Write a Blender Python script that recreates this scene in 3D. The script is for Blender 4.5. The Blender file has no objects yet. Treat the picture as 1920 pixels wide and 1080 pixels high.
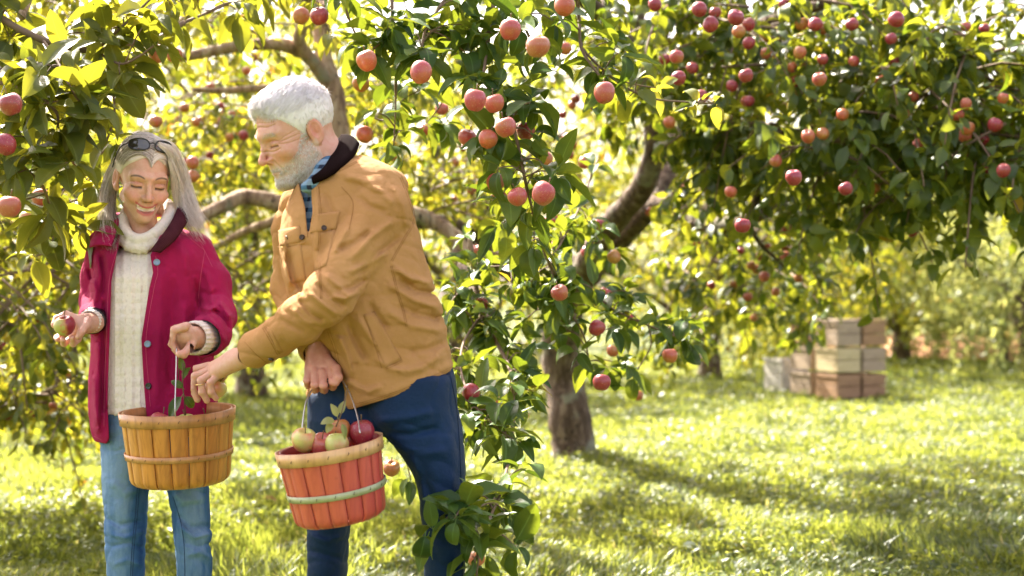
import bpy, math, random
import numpy as np
from mathutils import Vector, Matrix
R = math.radians
rng = np.random.default_rng(11)
random.seed(11)
S = bpy.context.scene
COL = S.collection
# ------------------------------------------------------------------ camera, sky, sun, exposure
F = 2666.67; CX = 960.0; HY = 560.0; CZ = 1.2           # 50 mm lens, photograph is 1920 px wide
def W(px, py, d):
    """a point of the place at distance d that the photograph shows at px, py"""
    return np.array([(px - CX) / F * d, d, CZ + (HY - py) / F * d])
cam = bpy.data.cameras.new('camera'); co = bpy.data.objects.new('camera', cam); COL.objects.link(co)
co.location = (0, 0, CZ); co.rotation_euler = (R(90), 0, 0)
cam.lens = 50; cam.sensor_width = 36; cam.shift_y = 20 / 1920
cam.clip_start = 0.1; cam.clip_end = 2000
cam.dof.use_dof = True; cam.dof.focus_distance = 3.8; cam.dof.aperture_fstop = 2.8; cam.dof.aperture_blades = 9
S.camera = co
SUN = np.array([-0.42, 0.60, 0.78]); SUN /= np.linalg.norm(SUN)
sun_el = math.asin(SUN[2]); sun_az = math.atan2(SUN[0], SUN[1])
world = bpy.data.worlds.new('World'); S.world = world; world.use_nodes = True
wn = world.node_tree; bg = wn.nodes['Background']
sk = wn.nodes.new('ShaderNodeTexSky'); sk.sky_type = 'NISHITA'; sk.sun_disc = False
sk.sun_elevation = sun_el; sk.sun_rotation = sun_az; sk.dust_density = 4.0; sk.air_density = 1.0; sk.ozone_density = 0.6
hs = wn.nodes.new('ShaderNodeHueSaturation'); hs.inputs['Saturation'].default_value = 0.55     # a hazy white autumn sky
tn_ = wn.nodes.new('ShaderNodeMix'); tn_.data_type = 'RGBA'; tn_.blend_type = 'MULTIPLY'; tn_.inputs[0].default_value = 1.0; tn_.inputs[7].default_value = (1.0, 0.89, 0.90, 1)
wn.links.new(sk.outputs[0], hs.inputs['Color']); wn.links.new(hs.outputs[0], tn_.inputs[6]); wn.links.new(tn_.outputs[2], bg.inputs[0]); bg.inputs[1].default_value = 0.13
sl = bpy.data.lights.new('sun', 'SUN'); sl.energy = 5.0; sl.angle = R(0.5); sl.color = (1.0, 0.93, 0.80)
so = bpy.data.objects.new('sun', sl); COL.objects.link(so)
so.rotation_euler = Vector(SUN.tolist()).to_track_quat('Z', 'Y').to_euler(); so.location = (-3, 8, 12)
S.view_settings.view_transform = 'Standard'; S.view_settings.look = 'None'
S.view_settings.gamma = 1.0; S.view_settings.exposure = 2.42; S.view_settings.use_curve_mapping = False
S.render.engine = 'CYCLES'
cy = S.cycles; cy.max_bounces = 8; cy.diffuse_bounces = 4; cy.glossy_bounces = 2; cy.transmission_bounces = 5
cy.transparent_max_bounces = 6; cy.use_denoising = True; cy.sample_clamp_indirect = 6.0
cy.use_adaptive_sampling = True; cy.adaptive_threshold = 0.015; cy.caustics_reflective = False; cy.caustics_refractive = False

# ------------------------------------------------------------------ materials
def mat(name):
    m = bpy.data.materials.new(name); m.use_nodes = True
    nt = m.node_tree; b = nt.nodes['Principled BSDF']
    return m, nt, b
def N(nt, t, **k):
    n = nt.nodes.new(t)
    for a, v in k.items():
        if a[0] == '_': n.inputs[int(a[1:])].default_value = v
        else: setattr(n, a, v)
    return n
def ramp(nt, fac, stops, interp='LINEAR'):
    r = nt.nodes.new('ShaderNodeValToRGB'); r.color_ramp.interpolation = interp
    e = r.color_ramp.elements
    while len(e) < len(stops): e.new(0.5)
    for i, (p, c) in enumerate(stops):
        e[i].position = p; e[i].color = (*c, 1)
    nt.links.new(fac, r.inputs[0]); return r.outputs[0]
def noise(nt, scale, detail=3, vec=None, rough=0.55, dist=0.0, coord='Object'):
    n = nt.nodes.new('ShaderNodeTexNoise'); n.inputs['Scale'].default_value = scale
    n.inputs['Detail'].default_value = detail; n.inputs['Roughness'].default_value = rough
    n.inputs['Distortion'].default_value = dist
    if vec is None: vec = nt.nodes.new('ShaderNodeTexCoord').outputs[coord]
    nt.links.new(vec, n.inputs['Vector']); return n.outputs['Fac']
def mix(nt, a, b, fac, mode='MIX'):
    m = nt.nodes.new('ShaderNodeMix'); m.data_type = 'RGBA'; m.blend_type = mode
    for s, v in ((6, a), (7, b), (0, fac)):
        if isinstance(v, (tuple, float, int)): m.inputs[s].default_value = (*v, 1) if isinstance(v, tuple) else v
        else: nt.links.new(v, m.inputs[s])
    return m.outputs[2]
def math_(nt, op, a, b=0.0):
    m = nt.nodes.new('ShaderNodeMath'); m.operation = op
    for s, v in ((0, a), (1, b)):
        if isinstance(v, (float, int)): m.inputs[s].default_value = v
        else: nt.links.new(v, m.inputs[s])
    return m.outputs[0]
def bump(nt, b, h, strength=0.3, dist=0.002):
    n = nt.nodes.new('ShaderNodeBump'); n.inputs['Strength'].default_value = strength; n.inputs['Distance'].default_value = dist
    nt.links.new(h, n.inputs['Height']); nt.links.new(n.outputs[0], b.inputs['Normal'])
def attr(nt, name, out=2):
    a = nt.nodes.new('ShaderNodeAttribute'); a.attribute_name = name; return a.outputs[out]
def mapping(nt, scale, coord='Object', rot=(0, 0, 0)):
    t = nt.nodes.new('ShaderNodeTexCoord'); m = nt.nodes.new('ShaderNodeMapping')
    m.inputs['Scale'].default_value = scale; m.inputs['Rotation'].default_value = rot
    nt.links.new(t.outputs[coord], m.inputs[0]); return m.outputs[0]

def leaf_mat(name, dark, light, tr_dark, tr_light, trans=0.5, rough=0.38, old=None, veins=False, spec=0.5):
    """a thin leaf: what it reflects (green) and what it lets through (yellow green)"""
    m, nt, b = mat(name)
    v = attr(nt, 'lv')
    stops = [(0.0, dark), (0.8, light)]; ts = [(0.0, tr_dark), (0.8, tr_light)]
    if old: stops += [(0.93, light), (1.0, old[0])]; ts += [(0.93, tr_light), (1.0, old[1])]
    c = ramp(nt, v, stops); t = ramp(nt, v, ts)
    if veins:
        u = attr(nt, 'mid'); rib = ramp(nt, u, [(0.0, (1, 1, 1)), (0.09, (0, 0, 0))])
        c = mix(nt, c, tuple(min(1, x * 1.9 + .03) for x in light), math_(nt, 'MULTIPLY', rib, 0.7))
        nz = noise(nt, 60, 3)
        c = mix(nt, c, tuple(x * .55 for x in dark), math_(nt, 'MULTIPLY', nz, 0.45))
        sp = ramp(nt, noise(nt, 170, 2), [(0.70, (0, 0, 0)), (0.76, (1, 1, 1))])
        c = mix(nt, c, (0.10, 0.06, 0.02), math_(nt, 'MULTIPLY', sp, 0.7))
        bump(nt, b, noise(nt, 130, 2), 0.5, 0.002)
    nt.links.new(c, b.inputs['Base Color']); b.inputs['Roughness'].default_value = rough
    b.inputs['Specular IOR Level'].default_value = spec
    tr = nt.nodes.new('ShaderNodeBsdfTranslucent'); nt.links.new(t, tr.inputs[0])
    ms = nt.nodes.new('ShaderNodeMixShader'); ms.inputs[0].default_value = trans
    nt.links.new(b.outputs[0], ms.inputs[1]); nt.links.new(tr.outputs[0], ms.inputs[2])
    nt.links.new(ms.outputs[0], nt.nodes['Material Output'].inputs[0]); return m

M = {}
M['leaf_near'] = leaf_mat('leaf_near', (0.012, 0.044, 0.009), (0.088, 0.165, 0.026), (0.10, 0.17, 0.010), (0.36, 0.38, 0.025), 0.34,
                          0.40, ((0.30, 0.24, 0.03), (0.75, 0.55, 0.04)), True, 0.28)
M['leaf_left'] = leaf_mat('leaf_left', (0.020, 0.042, 0.007), (0.12, 0.15, 0.022), (0.18, 0.22, 0.015), (0.45, 0.40, 0.025), 0.38,
                          0.42, ((0.30, 0.22, 0.03), (0.75, 0.50, 0.04)), True, 0.28)
M['leaf_mid'] = leaf_mat('leaf_mid', (0.012, 0.036, 0.006), (0.085, 0.14, 0.020), (0.12, 0.19, 0.010), (0.52, 0.50, 0.03), 0.44,
                         0.42, ((0.30, 0.20, 0.03), (0.75, 0.48, 0.03)))
M['leaf_gold'] = leaf_mat('leaf_gold', (0.030, 0.055, 0.008), (0.12, 0.15, 0.020), (0.16, 0.24, 0.012), (0.66, 0.56, 0.04), 0.44,
                          0.5, ((0.35, 0.18, 0.03), (0.80, 0.42, 0.04)))
M['leaf_pale'] = leaf_mat('leaf_pale', (0.10, 0.14, 0.04), (0.24, 0.28, 0.09), (0.36, 0.42, 0.10), (0.65, 0.62, 0.18), 0.45,
                          0.5, ((0.34, 0.22, 0.06), (0.75, 0.50, 0.15)))
M['grass'] = leaf_mat('grass', (0.014, 0.038, 0.004), (0.10, 0.145, 0.020), (0.045, 0.09, 0.005), (0.50, 0.52, 0.075), 0.47,
                      0.42, ((0.42, 0.34, 0.12), (0.7, 0.6, 0.2)), spec=0.7)

def m_ground():
    m, nt, b = mat('ground')
    c = ramp(nt, noise(nt, 1.3, 6, rough=0.7), [(0.3, (0.02, 0.04, 0.006)), (0.5, (0.07, 0.10, 0.014)), (0.7, (0.18, 0.20, 0.04))])
    c = mix(nt, c, (0.13, 0.10, 0.04), ramp(nt, noise(nt, 25, 4), [(0.5, (0, 0, 0)), (0.75, (1, 1, 1))]))
    nt.links.new(c, b.inputs['Base Color']); b.inputs['Roughness'].default_value = 0.95
    bump(nt, b, noise(nt, 30, 5), 1.0, 0.03); return m
M['ground'] = m_ground()
def m_bark(name, a, bb, cc, scale=1.0):
    m, nt, b = mat(name)
    v = mapping(nt, (14 * scale, 14 * scale, 3.5 * scale))
    n1 = noise(nt, 1.6, 6, v, 0.65, 0.6); n2 = noise(nt, 5.5, 4)
    c = ramp(nt, n1, [(0.32, a), (0.50, bb), (0.68, cc)])
    c = mix(nt, c, (0.25, 0.24, 0.17), ramp(nt, n2, [(0.56, (0, 0, 0)), (0.66, (1, 1, 1))]))
    c = mix(nt, c, tuple(x * .5 for x in a), ramp(nt, noise(nt, 22, 3), [(0.62, (0, 0, 0)), (0.7, (1, 1, 1))]))
    nt.links.new(c, b.inputs['Base Color']); b.inputs['Roughness'].default_value = 0.9
    bump(nt, b, n1, 1.0, 0.03); return m
M['bark'] = m_bark('bark', (0.035, 0.020, 0.012), (0.11, 0.068, 0.045), (0.27, 0.20, 0.14))
M['bark_pale'] = m_bark('bark_pale', (0.14, 0.08, 0.05), (0.36, 0.24, 0.15), (0.52, 0.42, 0.30))
def m_plain(name, col, rough=0.6, metal=0.0, var=0.15, scale=40, spec=0.5):
    m, nt, b = mat(name)
    c = mix(nt, col, tuple(x * (1 - var * 2.5) for x in col), noise(nt, scale, 3))
    nt.links.new(c, b.inputs['Base Color']); b.inputs['Roughness'].default_value = rough
    b.inputs['Metallic'].default_value = metal; b.inputs['Specular IOR Level'].default_value = spec; return m
M['twig'] = m_plain('twig', (0.20, 0.13, 0.08), 0.8)
M['stem'] = m_plain('stem', (0.16, 0.10, 0.04), 0.7)

def m_apple(name, red, pale, thr, back):
    m, nt, b = mat(name)
    oi = nt.nodes.new('ShaderNodeObjectInfo')
    tc = nt.nodes.new('ShaderNodeTexCoord')
    add = nt.nodes.new('ShaderNodeVectorMath'); add.operation = 'ADD'
    sc = nt.nodes.new('ShaderNodeVectorMath'); sc.operation = 'SCALE'; sc.inputs['Scale'].default_value = 37.0
    cmb = nt.nodes.new('ShaderNodeCombineXYZ')
    for i in range(3): nt.links.new(oi.outputs['Random'], cmb.inputs[i])
    nt.links.new(cmb.outputs[0], sc.inputs[0]); nt.links.new(tc.outputs['Object'], add.inputs[0]); nt.links.new(sc.outputs[0], add.inputs[1])
    n1 = noise(nt, 16, 2, add.outputs[0])
    f = ramp(nt, n1, [(thr - 0.14, (0, 0, 0)), (thr + 0.14, (1, 1, 1))])
    # fine streaks running pole to pole, and pale lenticels
    mp = nt.nodes.new('ShaderNodeMapping'); mp.inputs['Scale'].default_value = (260, 260, 22)
    nt.links.new(add.outputs[0], mp.inputs[0])
    st = noise(nt, 1.0, 2, mp.outputs[0])
    redc = mix(nt, red, tuple(min(1, x * 1.5 + .03) for x in red), st)
    c = mix(nt, redc, pale, f)
    c = mix(nt, c, back, math_(nt, 'MULTIPLY', ramp(nt, noise(nt, 9, 1, add.outputs[0]), [(0.5, (0, 0, 0)), (0.75, (1, 1, 1))]), 0.6))
    vo = nt.nodes.new('ShaderNodeTexVoronoi'); vo.inputs['Scale'].default_value = 210; nt.links.new(add.outputs[0], vo.inputs['Vector'])
    c = mix(nt, c, (0.75, 0.62, 0.35), math_(nt, 'MULTIPLY', ramp(nt, vo.outputs['Distance'], [(0.10, (1, 1, 1)), (0.2, (0, 0, 0))]), 0.55))
    nt.links.new(c, b.inputs['Base Color'])
    nt.links.new(ramp(nt, noise(nt, 30, 3), [(0.3, (0.26,) * 3), (0.7, (0.42,) * 3)]), b.inputs['Roughness'])
    b.inputs['Subsurface Weight'].default_value = 0.12; b.inputs['Subsurface Radius'].default_value = (0.6, 0.3, 0.1)
    b.inputs['Subsurface Scale'].default_value = 0.01
    b.inputs['Coat Weight'].default_value = 0.15; b.inputs['Coat Roughness'].default_value = 0.2; return m
M['apple_pink'] = m_apple('apple_pink', (0.30, 0.030, 0.035), (0.40, 0.12, 0.05), 0.55, (0.42, 0.22, 0.06))
M['apple_red'] = m_apple('apple_red', (0.20, 0.006, 0.018), (0.28, 0.022, 0.024), 0.60, (0.30, 0.07, 0.03))
M['apple_orange'] = m_apple('apple_orange', (0.32, 0.05, 0.022), (0.40, 0.15, 0.035), 0.52, (0.38, 0.22, 0.045))
M['apple_green'] = m_apple('apple_green', (0.50, 0.10, 0.07), (0.50, 0.50, 0.13), 0.46, (0.46, 0.48, 0.11))

def m_twotone():
    m, nt, b = mat('apple_two_tone'); tc = nt.nodes.new('ShaderNodeTexCoord'); sx = nt.nodes.new('ShaderNodeSeparateXYZ'); nt.links.new(tc.outputs['Object'], sx.inputs[0])
    f = math_(nt, 'ADD', math_(nt, 'MULTIPLY', sx.outputs[0], 14.0), noise(nt, 30, 4)); c = ramp(nt, f, [(.22, (.38, .36, .08)), (.36, (.42, .16, .05)), (.52, (.25, .018, .03))])
    nt.links.new(c, b.inputs['Base Color']); b.inputs['Roughness'].default_value = .3; return m
M['apple_two'] = m_twotone()
# ------------------------------------------------------------------ mesh and object helpers
def mk(name, V, polys, m=None, parent=None, smooth=True, attrs=None, origin=None):
    """one mesh object from vertices and a list of (n,k) face arrays"""
    V = np.asarray(V, dtype=np.float32).reshape(-1, 3)
    if not isinstance(polys, (list, tuple)): polys = [polys]
    polys = [np.asarray(p, dtype=np.int32) for p in polys if len(p)]
    if origin is not None: V = V - np.asarray(origin, dtype=np.float32)
    me = bpy.data.meshes.new(name)
    me.vertices.add(len(V)); me.vertices.foreach_set('co', V.ravel())
    tot = np.concatenate([np.full(len(p), p.shape[1], np.int32) for p in polys])
    loops = np.concatenate([p.ravel() for p in polys])
    me.loops.add(len(loops)); me.loops.foreach_set('vertex_index', loops)
    me.polygons.add(len(tot)); st = np.zeros(len(tot), np.int32); st[1:] = np.cumsum(tot)[:-1]
    me.polygons.foreach_set('loop_start', st)
    try: me.polygons.foreach_set('loop_total', tot)
    except Exception: pass
    me.polygons.foreach_set('use_smooth', np.full(len(tot), smooth))
    for k, a in (attrs or {}).items():
        a = np.asarray(a, np.float32)
        if a.ndim == 1:
            at = me.attributes.new(k, 'FLOAT', 'POINT'); at.data.foreach_set('value', a)
        else:
            at = me.attributes.new(k, 'FLOAT_COLOR', 'POINT')
            if a.shape[1] == 3: a = np.hstack([a, np.ones((len(a), 1), np.float32)])
            at.data.foreach_set('color', a.ravel())
    me.update(calc_edges=True); me.validate()
    if m is not None: me.materials.append(m)
    o = bpy.data.objects.new(name, me); COL.objects.link(o)
    if origin is not None: o.location = tuple(float(v) for v in origin)
    if parent is not None:
        o.parent = parent
        o.location = tuple(float(a - b) for a, b in zip(o.location, parent_loc(parent)))
    return o
def parent_loc(p):
    v = Vector((0, 0, 0))
    while p is not None: v += p.location; p = p.parent
    return v
def tag(o, label=None, cat=None, group=None, kind=None):
    for k, v in (('label', label), ('category', cat), ('group', group), ('kind', kind)):
        if v: o[k] = v
    return o
def empty(name, loc, label, cat, group=None):
    o = bpy.data.objects.new(name, None); COL.objects.link(o); o.location = tuple(float(v) for v in loc)
    o.empty_display_size = 0.05
    return tag(o, label, cat, group)
class MB:
    """collects shapes that become one mesh"""
    def __init__(s): s.V = []; s.P = {}; s.n = 0; s.A = {}
    def add(s, V, polys, **at):
        V = np.asarray(V, float).reshape(-1, 3)
        if not isinstance(polys, (list, tuple)): polys = [polys]
        for p in polys:
            p = np.asarray(p, int)
            if len(p): s.P.setdefault(p.shape[1], []).append(p + s.n)
        s.V.append(V); s.n += len(V)
        for k, a in at.items(): s.A.setdefault(k, []).append(np.asarray(a))
    def build(s, name, m, parent=None, smooth=True, origin=None):
        return mk(name, np.vstack(s.V), [np.vstack(p) for p in s.P.values()], m, parent, smooth,
                  {k: np.concatenate(a) for k, a in s.A.items()}, origin)
def unit(v): v = np.asarray(v, float); return v / (np.linalg.norm(v, axis=-1, keepdims=True) + 1e-9)
def catmull(P, k=6):
    P = np.asarray(P, float)
    if len(P) < 3: t = np.linspace(0, 1, k + 1)[:, None]; return P[0] * (1 - t) + P[-1] * t
    Q = np.vstack([2 * P[0] - P[1], P, 2 * P[-1] - P[-2]]); out = []
    for i in range(1, len(Q) - 2):
        p0, p1, p2, p3 = Q[i - 1:i + 3]; t = np.linspace(0, 1, k, endpoint=False)[:, None]
        out.append(0.5 * (2 * p1 + (p2 - p0) * t + (2 * p0 - 5 * p1 + 4 * p2 - p3) * t ** 2 + (3 * p1 - p0 - 3 * p2 + p3) * t ** 3))
    out.append(P[-1:]); return np.vstack(out)
def tube(mb, pts, rad, n=8, k=5, rough=0.0, closed=False, flat=1.0, **at):
    """a tube along a smooth line of points with a radius at each"""
    pts = np.asarray(pts, float); rad = np.broadcast_to(np.asarray(rad, float), (len(pts),))
    C = catmull(np.hstack([pts, rad[:, None]]), k) if not closed else np.hstack([pts, rad[:, None]])
    P_, r = C[:, :3], C[:, 3]; m_ = len(P_)
    T = unit(np.gradient(P_, axis=0)) if not closed else unit(np.roll(P_, -1, 0) - np.roll(P_, 1, 0))
    up = np.array([0, 0, 1.0]) if abs(T[0][2]) < .9 else np.array([1.0, 0, 0])
    A = np.zeros_like(P_); a = unit(np.cross(T[0], up))
    for i in range(m_):
        a = unit(a - T[i] * np.dot(a, T[i])); A[i] = a
    B = np.cross(T, A)
    th = np.linspace(0, 2 * np.pi, n, endpoint=False)
    rr = r[:, None] * (1 + (rng.normal(0, rough, (m_, n)) if rough else 0))
    V = P_[:, None] + rr[..., None] * (np.cos(th)[None, :, None] * A[:, None] + flat * np.sin(th)[None, :, None] * B[:, None])
    i, j = np.meshgrid(np.arange(m_ if closed else m_ - 1), np.arange(n), indexing='ij')
    i2 = (i + 1) % m_
    q = np.stack([i * n + j, i * n + (j + 1) % n, i2 * n + (j + 1) % n, i2 * n + j], -1).reshape(-1, 4)
    V = V.reshape(-1, 3); polys = [q]
    if not closed:
        V = np.vstack([V, P_[0], P_[-1]]); c0, c1 = m_ * n, m_ * n + 1; jj = np.arange(n)
        polys.append(np.vstack([np.stack([np.full(n, c0), (jj + 1) % n, jj], -1),
                                np.stack([np.full(n, c1), (m_ - 1) * n + jj, (m_ - 1) * n + (jj + 1) % n], -1)]))
    mb.add(V, polys, **{k_: np.full(len(V), v_) for k_, v_ in at.items()})

# ------------------------------------------------------------------ leaves
def leaf_proto(nl, nw, bend=0.25, fold=0.25, wid=0.27, wave=0.0):
    """leaf of length 1 along y, with pointed oval outline, arched by bend, folded along the midrib, with a short stalk"""
    t = np.linspace(0, 1, nl + 1); w = wid * np.sin(np.pi * np.clip(t, 0, 1) ** 0.85) ** 0.75 * (1 - 0.25 * t)
    w[-1] = 0.004; w[0] = 0.02
    u = np.linspace(-1, 1, nw + 1)
    ang = bend * t * 2.2; y = np.cumsum(np.r_[0, np.cos(ang[:-1]) / nl]); z = -np.cumsum(np.r_[0, np.sin(ang[:-1]) / nl])
    X = u[None] * w[:, None]; Z = z[:, None] + np.abs(u)[None] * w[:, None] * fold + wave * np.sin(t * 15)[:, None] * np.abs(u)[None] ** 2 * w[:, None]
    V = np.stack([X, np.broadcast_to(y[:, None], X.shape) + 0.16, Z], -1).reshape(-1, 3)
    k = nw + 1; i, j = np.meshgrid(np.arange(nl), np.arange(nw), indexing='ij')
    q = np.stack([i * k + j, i * k + j + 1, (i + 1) * k + j + 1, (i + 1) * k + j], -1).reshape(-1, 4)
    mid = np.broadcast_to(np.abs(u)[None], X.shape).ravel()
    n0 = len(V)                                              # stalk
    V = np.vstack([V, [[-.012, 0, 0.02], [.012, 0, 0.02], [.012, .17, 0], [-.012, .17, 0]]]); q = np.vstack([q, [[n0, n0 + 1, n0 + 2, n0 + 3]]])
    return V, q, np.r_[mid, 0, 0, 0, 0]
def far_proto(bend=0.15):
    V = np.array([[0, 0, 0], [-.24, .42, .05 - bend * .3], [.24, .42, .05 - bend * .3], [0, .48, -.04 - bend * .3], [0, 1, -bend]], float)
    return V, np.array([[0, 3, 1], [0, 2, 3], [1, 3, 4], [3, 2, 4]]), np.array([0, 1, 1, 0, 0.])
PROTO_NEAR = [leaf_proto(10, 6, b_, f_, w_, v_) for b_, f_, w_, v_ in
              ((.25, .30, .27, .05), (.50, .40, .25, .10), (.75, .20, .28, .08), (.05, .55, .24, .12), (1.0, .35, .26, .0), (.40, .8, .29, .1))]
PROTO_MID = [leaf_proto(4, 2, b_, f_, w_) for b_, f_, w_ in ((.2, .3, .27), (.55, .4, .26), (.85, .2, .28))]
PROTO_FAR = [far_proto(.1), far_proto(.35)]
def leaves(mb, protos, pos, d, nrm, size, lv=None):
    pos = np.asarray(pos, float); n = len(pos); d = unit(d); nrm = np.asarray(nrm, float)
    nrm = unit(nrm - d * (nrm * d).sum(1, keepdims=True)); side = np.cross(d, nrm); size = np.broadcast_to(size, (n,))
    if lv is None: lv = np.clip(rng.beta(2, 2, n) * 0.92 + (rng.random(n) < .035) * .3, 0, 1)
    which = rng.integers(0, len(protos), n)
    for k, (V, q, mid) in enumerate(protos):
        s = np.where(which == k)[0]
        if not len(s): continue
        wv = rng.normal(1, .12, (len(s), 1, 1))
        X = pos[s][:, None] + size[s][:, None, None] * (V[None, :, 0:1] * wv * side[s][:, None] + V[None, :, 1:2] * d[s][:, None] + V[None, :, 2:3] * nrm[s][:, None])
        f = (q[None] + (np.arange(len(s)) * len(V))[:, None, None]).reshape(-1, q.shape[1])
        mb.add(X.reshape(-1, 3), f, lv=np.repeat(lv[s], len(V)), mid=np.tile(mid, len(s)))
# ------------------------------------------------------------------ the ground and the grass
def gz(x, y):
    x = np.asarray(x, float); y = np.asarray(y, float)
    h = 0.035 * np.sin(x * 1.3 + 0.6 * np.sin(y * .9)) * np.cos(y * 1.1) + 0.02 * np.sin(x * 3.1 + y * 2.3)
    return h * np.clip(1 - np.abs(y) / 60, 0.1, 1) + np.clip((y - 22) / 60, 0, 1) ** 2 * 1.2
def make_ground():
    yy = np.r_[np.linspace(-60, 0, 8, endpoint=False), np.linspace(0, 26, 150, endpoint=False), np.linspace(26, 70, 40, endpoint=False), np.linspace(70, 600, 10)]
    xx = np.r_[np.linspace(-400, -16, 12, endpoint=False), np.linspace(-16, 16, 180, endpoint=False), np.linspace(16, 400, 13)]
    X, Y = np.meshgrid(xx, yy); Z = gz(X, Y)
    n, m_ = X.shape; i, j = np.meshgrid(np.arange(n - 1), np.arange(m_ - 1), indexing='ij')
    q = np.stack([i * m_ + j, i * m_ + j + 1, (i + 1) * m_ + j + 1, (i + 1) * m_ + j], -1).reshape(-1, 4)
    tag(mk('ground', np.stack([X, Y, Z], -1).reshape(-1, 3), q, M['ground']), kind='structure')
make_ground()
def vnoise(x, y, s, seed=0):
    r_ = np.random.default_rng(seed); T_ = r_.random((64, 64)); x = x / s; y = y / s
    xi = np.floor(x).astype(int); yi = np.floor(y).astype(int); fx = x - xi; fy = y - yi
    fx = fx * fx * (3 - 2 * fx); fy = fy * fy * (3 - 2 * fy)
    g = lambda a, b_: T_[a % 64, b_ % 64]
    return (g(xi, yi) * (1 - fx) + g(xi + 1, yi) * fx) * (1 - fy) + (g(xi, yi + 1) * (1 - fx) + g(xi + 1, yi + 1) * fx) * fy
def make_grass():
    mb = MB(); n = 270000
    d = 5.2 * (30 / 5.2) ** (rng.random(n) ** 1.15)
    x = rng.uniform(-.56, .56, n) * d
    # bare ground a little under the trunk, taller where the noise says so
    tall = vnoise(x + 50, d + 50, 0.7, 1) * .6 + vnoise(x + 50, d + 50, 0.23, 2) * .4
    h = (0.030 + 0.095 * tall ** 1.6) * rng.uniform(.55, 1.35, n)
    near = np.clip((9.5 - d) / 3, 0, 1); h *= 1 + .45 * near
    wd = rng.uniform(.0018, .0042, n) * (1 + d / 9)
    az = rng.uniform(0, 2 * np.pi, n) * .55 + vnoise(x + 90, d + 20, .5, 3) * 6.28
    lean = rng.uniform(.15, 1.1, n)
    dx, dy = np.cos(az), np.sin(az); sx, sy = -dy, dx
    b0 = np.stack([x, d, gz(x, d) - .004], -1)
    D = np.stack([dx, dy, 0 * dx], -1); Sd = np.stack([sx, sy, 0 * sx], -1)
    z = np.array([0, 0, 1.0])
    m1 = b0 + D * (h * lean * .22)[:, None] + z * (h * .55)[:, None]
    tp = b0 + D * (h * lean * .85)[:, None] + z * (h * (1.0 - .25 * lean))[:, None]
    w_ = wd[:, None] * Sd
    V = np.stack([b0 - w_, b0 + w_, m1 - w_ * .8, m1 + w_ * .8, tp], 1).reshape(-1, 3)
    o = np.arange(n)[:, None] * 5
    lv = np.clip(rng.beta(2, 2, n) * .7 + .25 * vnoise(x + 10, d + 80, .9, 5) + (rng.random(n) < .06) * .4, 0, 1)
    mb.add(V, [o + np.array([[0, 1, 3, 2]]), o + np.array([[2, 3, 4]])], lv=np.repeat(lv, 5), mid=np.ones(n * 5))
    # clover and other broad leaved ground cover
    n = 60000
    d = 5.6 * (20 / 5.6) ** rng.random(n); x = rng.uniform(-.45, .45, n) * d
    k = (vnoise(x + 30, d + 30, .8, 8) + .25 * (x > -.5) > .52); x = x[k]; d = d[k]; n = len(x)
    hh = .03 + .07 * vnoise(x + 40, d, .35, 9)
    pos = np.stack([x, d, gz(x, d) + hh * rng.uniform(.5, 1.2, n)], -1); a = rng.uniform(0, 6.28, n)
    dr = np.stack([np.cos(a), np.sin(a), rng.uniform(-.4, .5, n)], -1); nr = np.stack([rng.normal(0, .35, n), rng.normal(0, .35, n), np.ones(n)], -1)
    leaves(mb, PROTO_FAR, pos, dr, nr, rng.uniform(.016, .036, n) * (1 + d / 16), np.clip(rng.beta(2, 2, n), 0, .9))
    tag(mb.build('grass', M['grass']), kind='stuff')
make_grass()
def fallen(px, py, sz, m, label, yaw):
    d = CZ * F / (py - HY); p = W(px, py, d); p[2] = gz(p[0], p[1]) + .07
    mb = MB(); leaves(mb, [PROTO_NEAR[1]], [p], [[math.cos(yaw), math.sin(yaw), .1]], [[.1, -.5, 1]], [sz], np.array([.99]))
    tag(mb.build('fallen_leaf', m, origin=p), label, 'leaf')
M['leaf_brown'] = leaf_mat('leaf_brown', (.2, .1, .04), (.28, .15, .05), (.3, .14, .04), (.4, .2, .05), .3)
M['leaf_ash'] = leaf_mat('leaf_ash', (.4, .45, .3), (.55, .6, .42), (.3, .35, .2), (.4, .45, .3), .3)
fallen(488, 972, .10, M['leaf_brown'], 'dry brown leaf lying on the grass between the woman and the man', .3)
fallen(1275, 1052, .10, M['leaf_ash'], 'pale upturned leaf lying on the long grass in front of the trunk', .1)
fallen(700, 1000, .06, M['leaf_brown'], 'small brown leaf on the grass seen between the man and his basket', 2.3)

# ------------------------------------------------------------------ trees
def twig_clusters(mb, tw, protos, cen, out, nl, lsize, length=.5, droop=.6, twr=.006):
    """leafy twigs: each starts near cen, runs along out and bends down; leaves sit along it and at its tip"""
    K = len(cen); L = length * rng.uniform(.6, 1.3, K); out = unit(out)
    t = rng.random((K, nl)) ** .75
    p = cen[:, None] + out[:, None] * (L[:, None] * t)[..., None]
    p[..., 2] -= droop * L[:, None] * t ** 2
    tang = out[:, None] + np.zeros((K, nl, 3)); tang[..., 2] -= 2 * droop * t
    sp = rng.normal(0, 1, (K, nl, 3)); d = unit(tang) * .5 + unit(sp) * .9; d[..., 2] -= .35
    nr = rng.normal(0, .55, (K, nl, 3)); nr[..., 2] += 1
    p = p + unit(sp) * rng.uniform(0, .05, (K, nl, 1))
    leaves(mb, protos, p.reshape(-1, 3), d.reshape(-1, 3), nr.reshape(-1, 3), (lsize * rng.uniform(.65, 1.25, K * nl)))
    if tw is not None:
        tt = np.linspace(-.3, 1, 5)
        for k in range(K):
            q = cen[k] + out[k] * (L[k] * tt)[:, None]; q[:, 2] -= droop * L[k] * np.sign(tt) * tt ** 2
            tube(tw, q, [twr * 1.3, twr * 1.1, twr, twr * .8, twr * .5], 4, 1)
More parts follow.
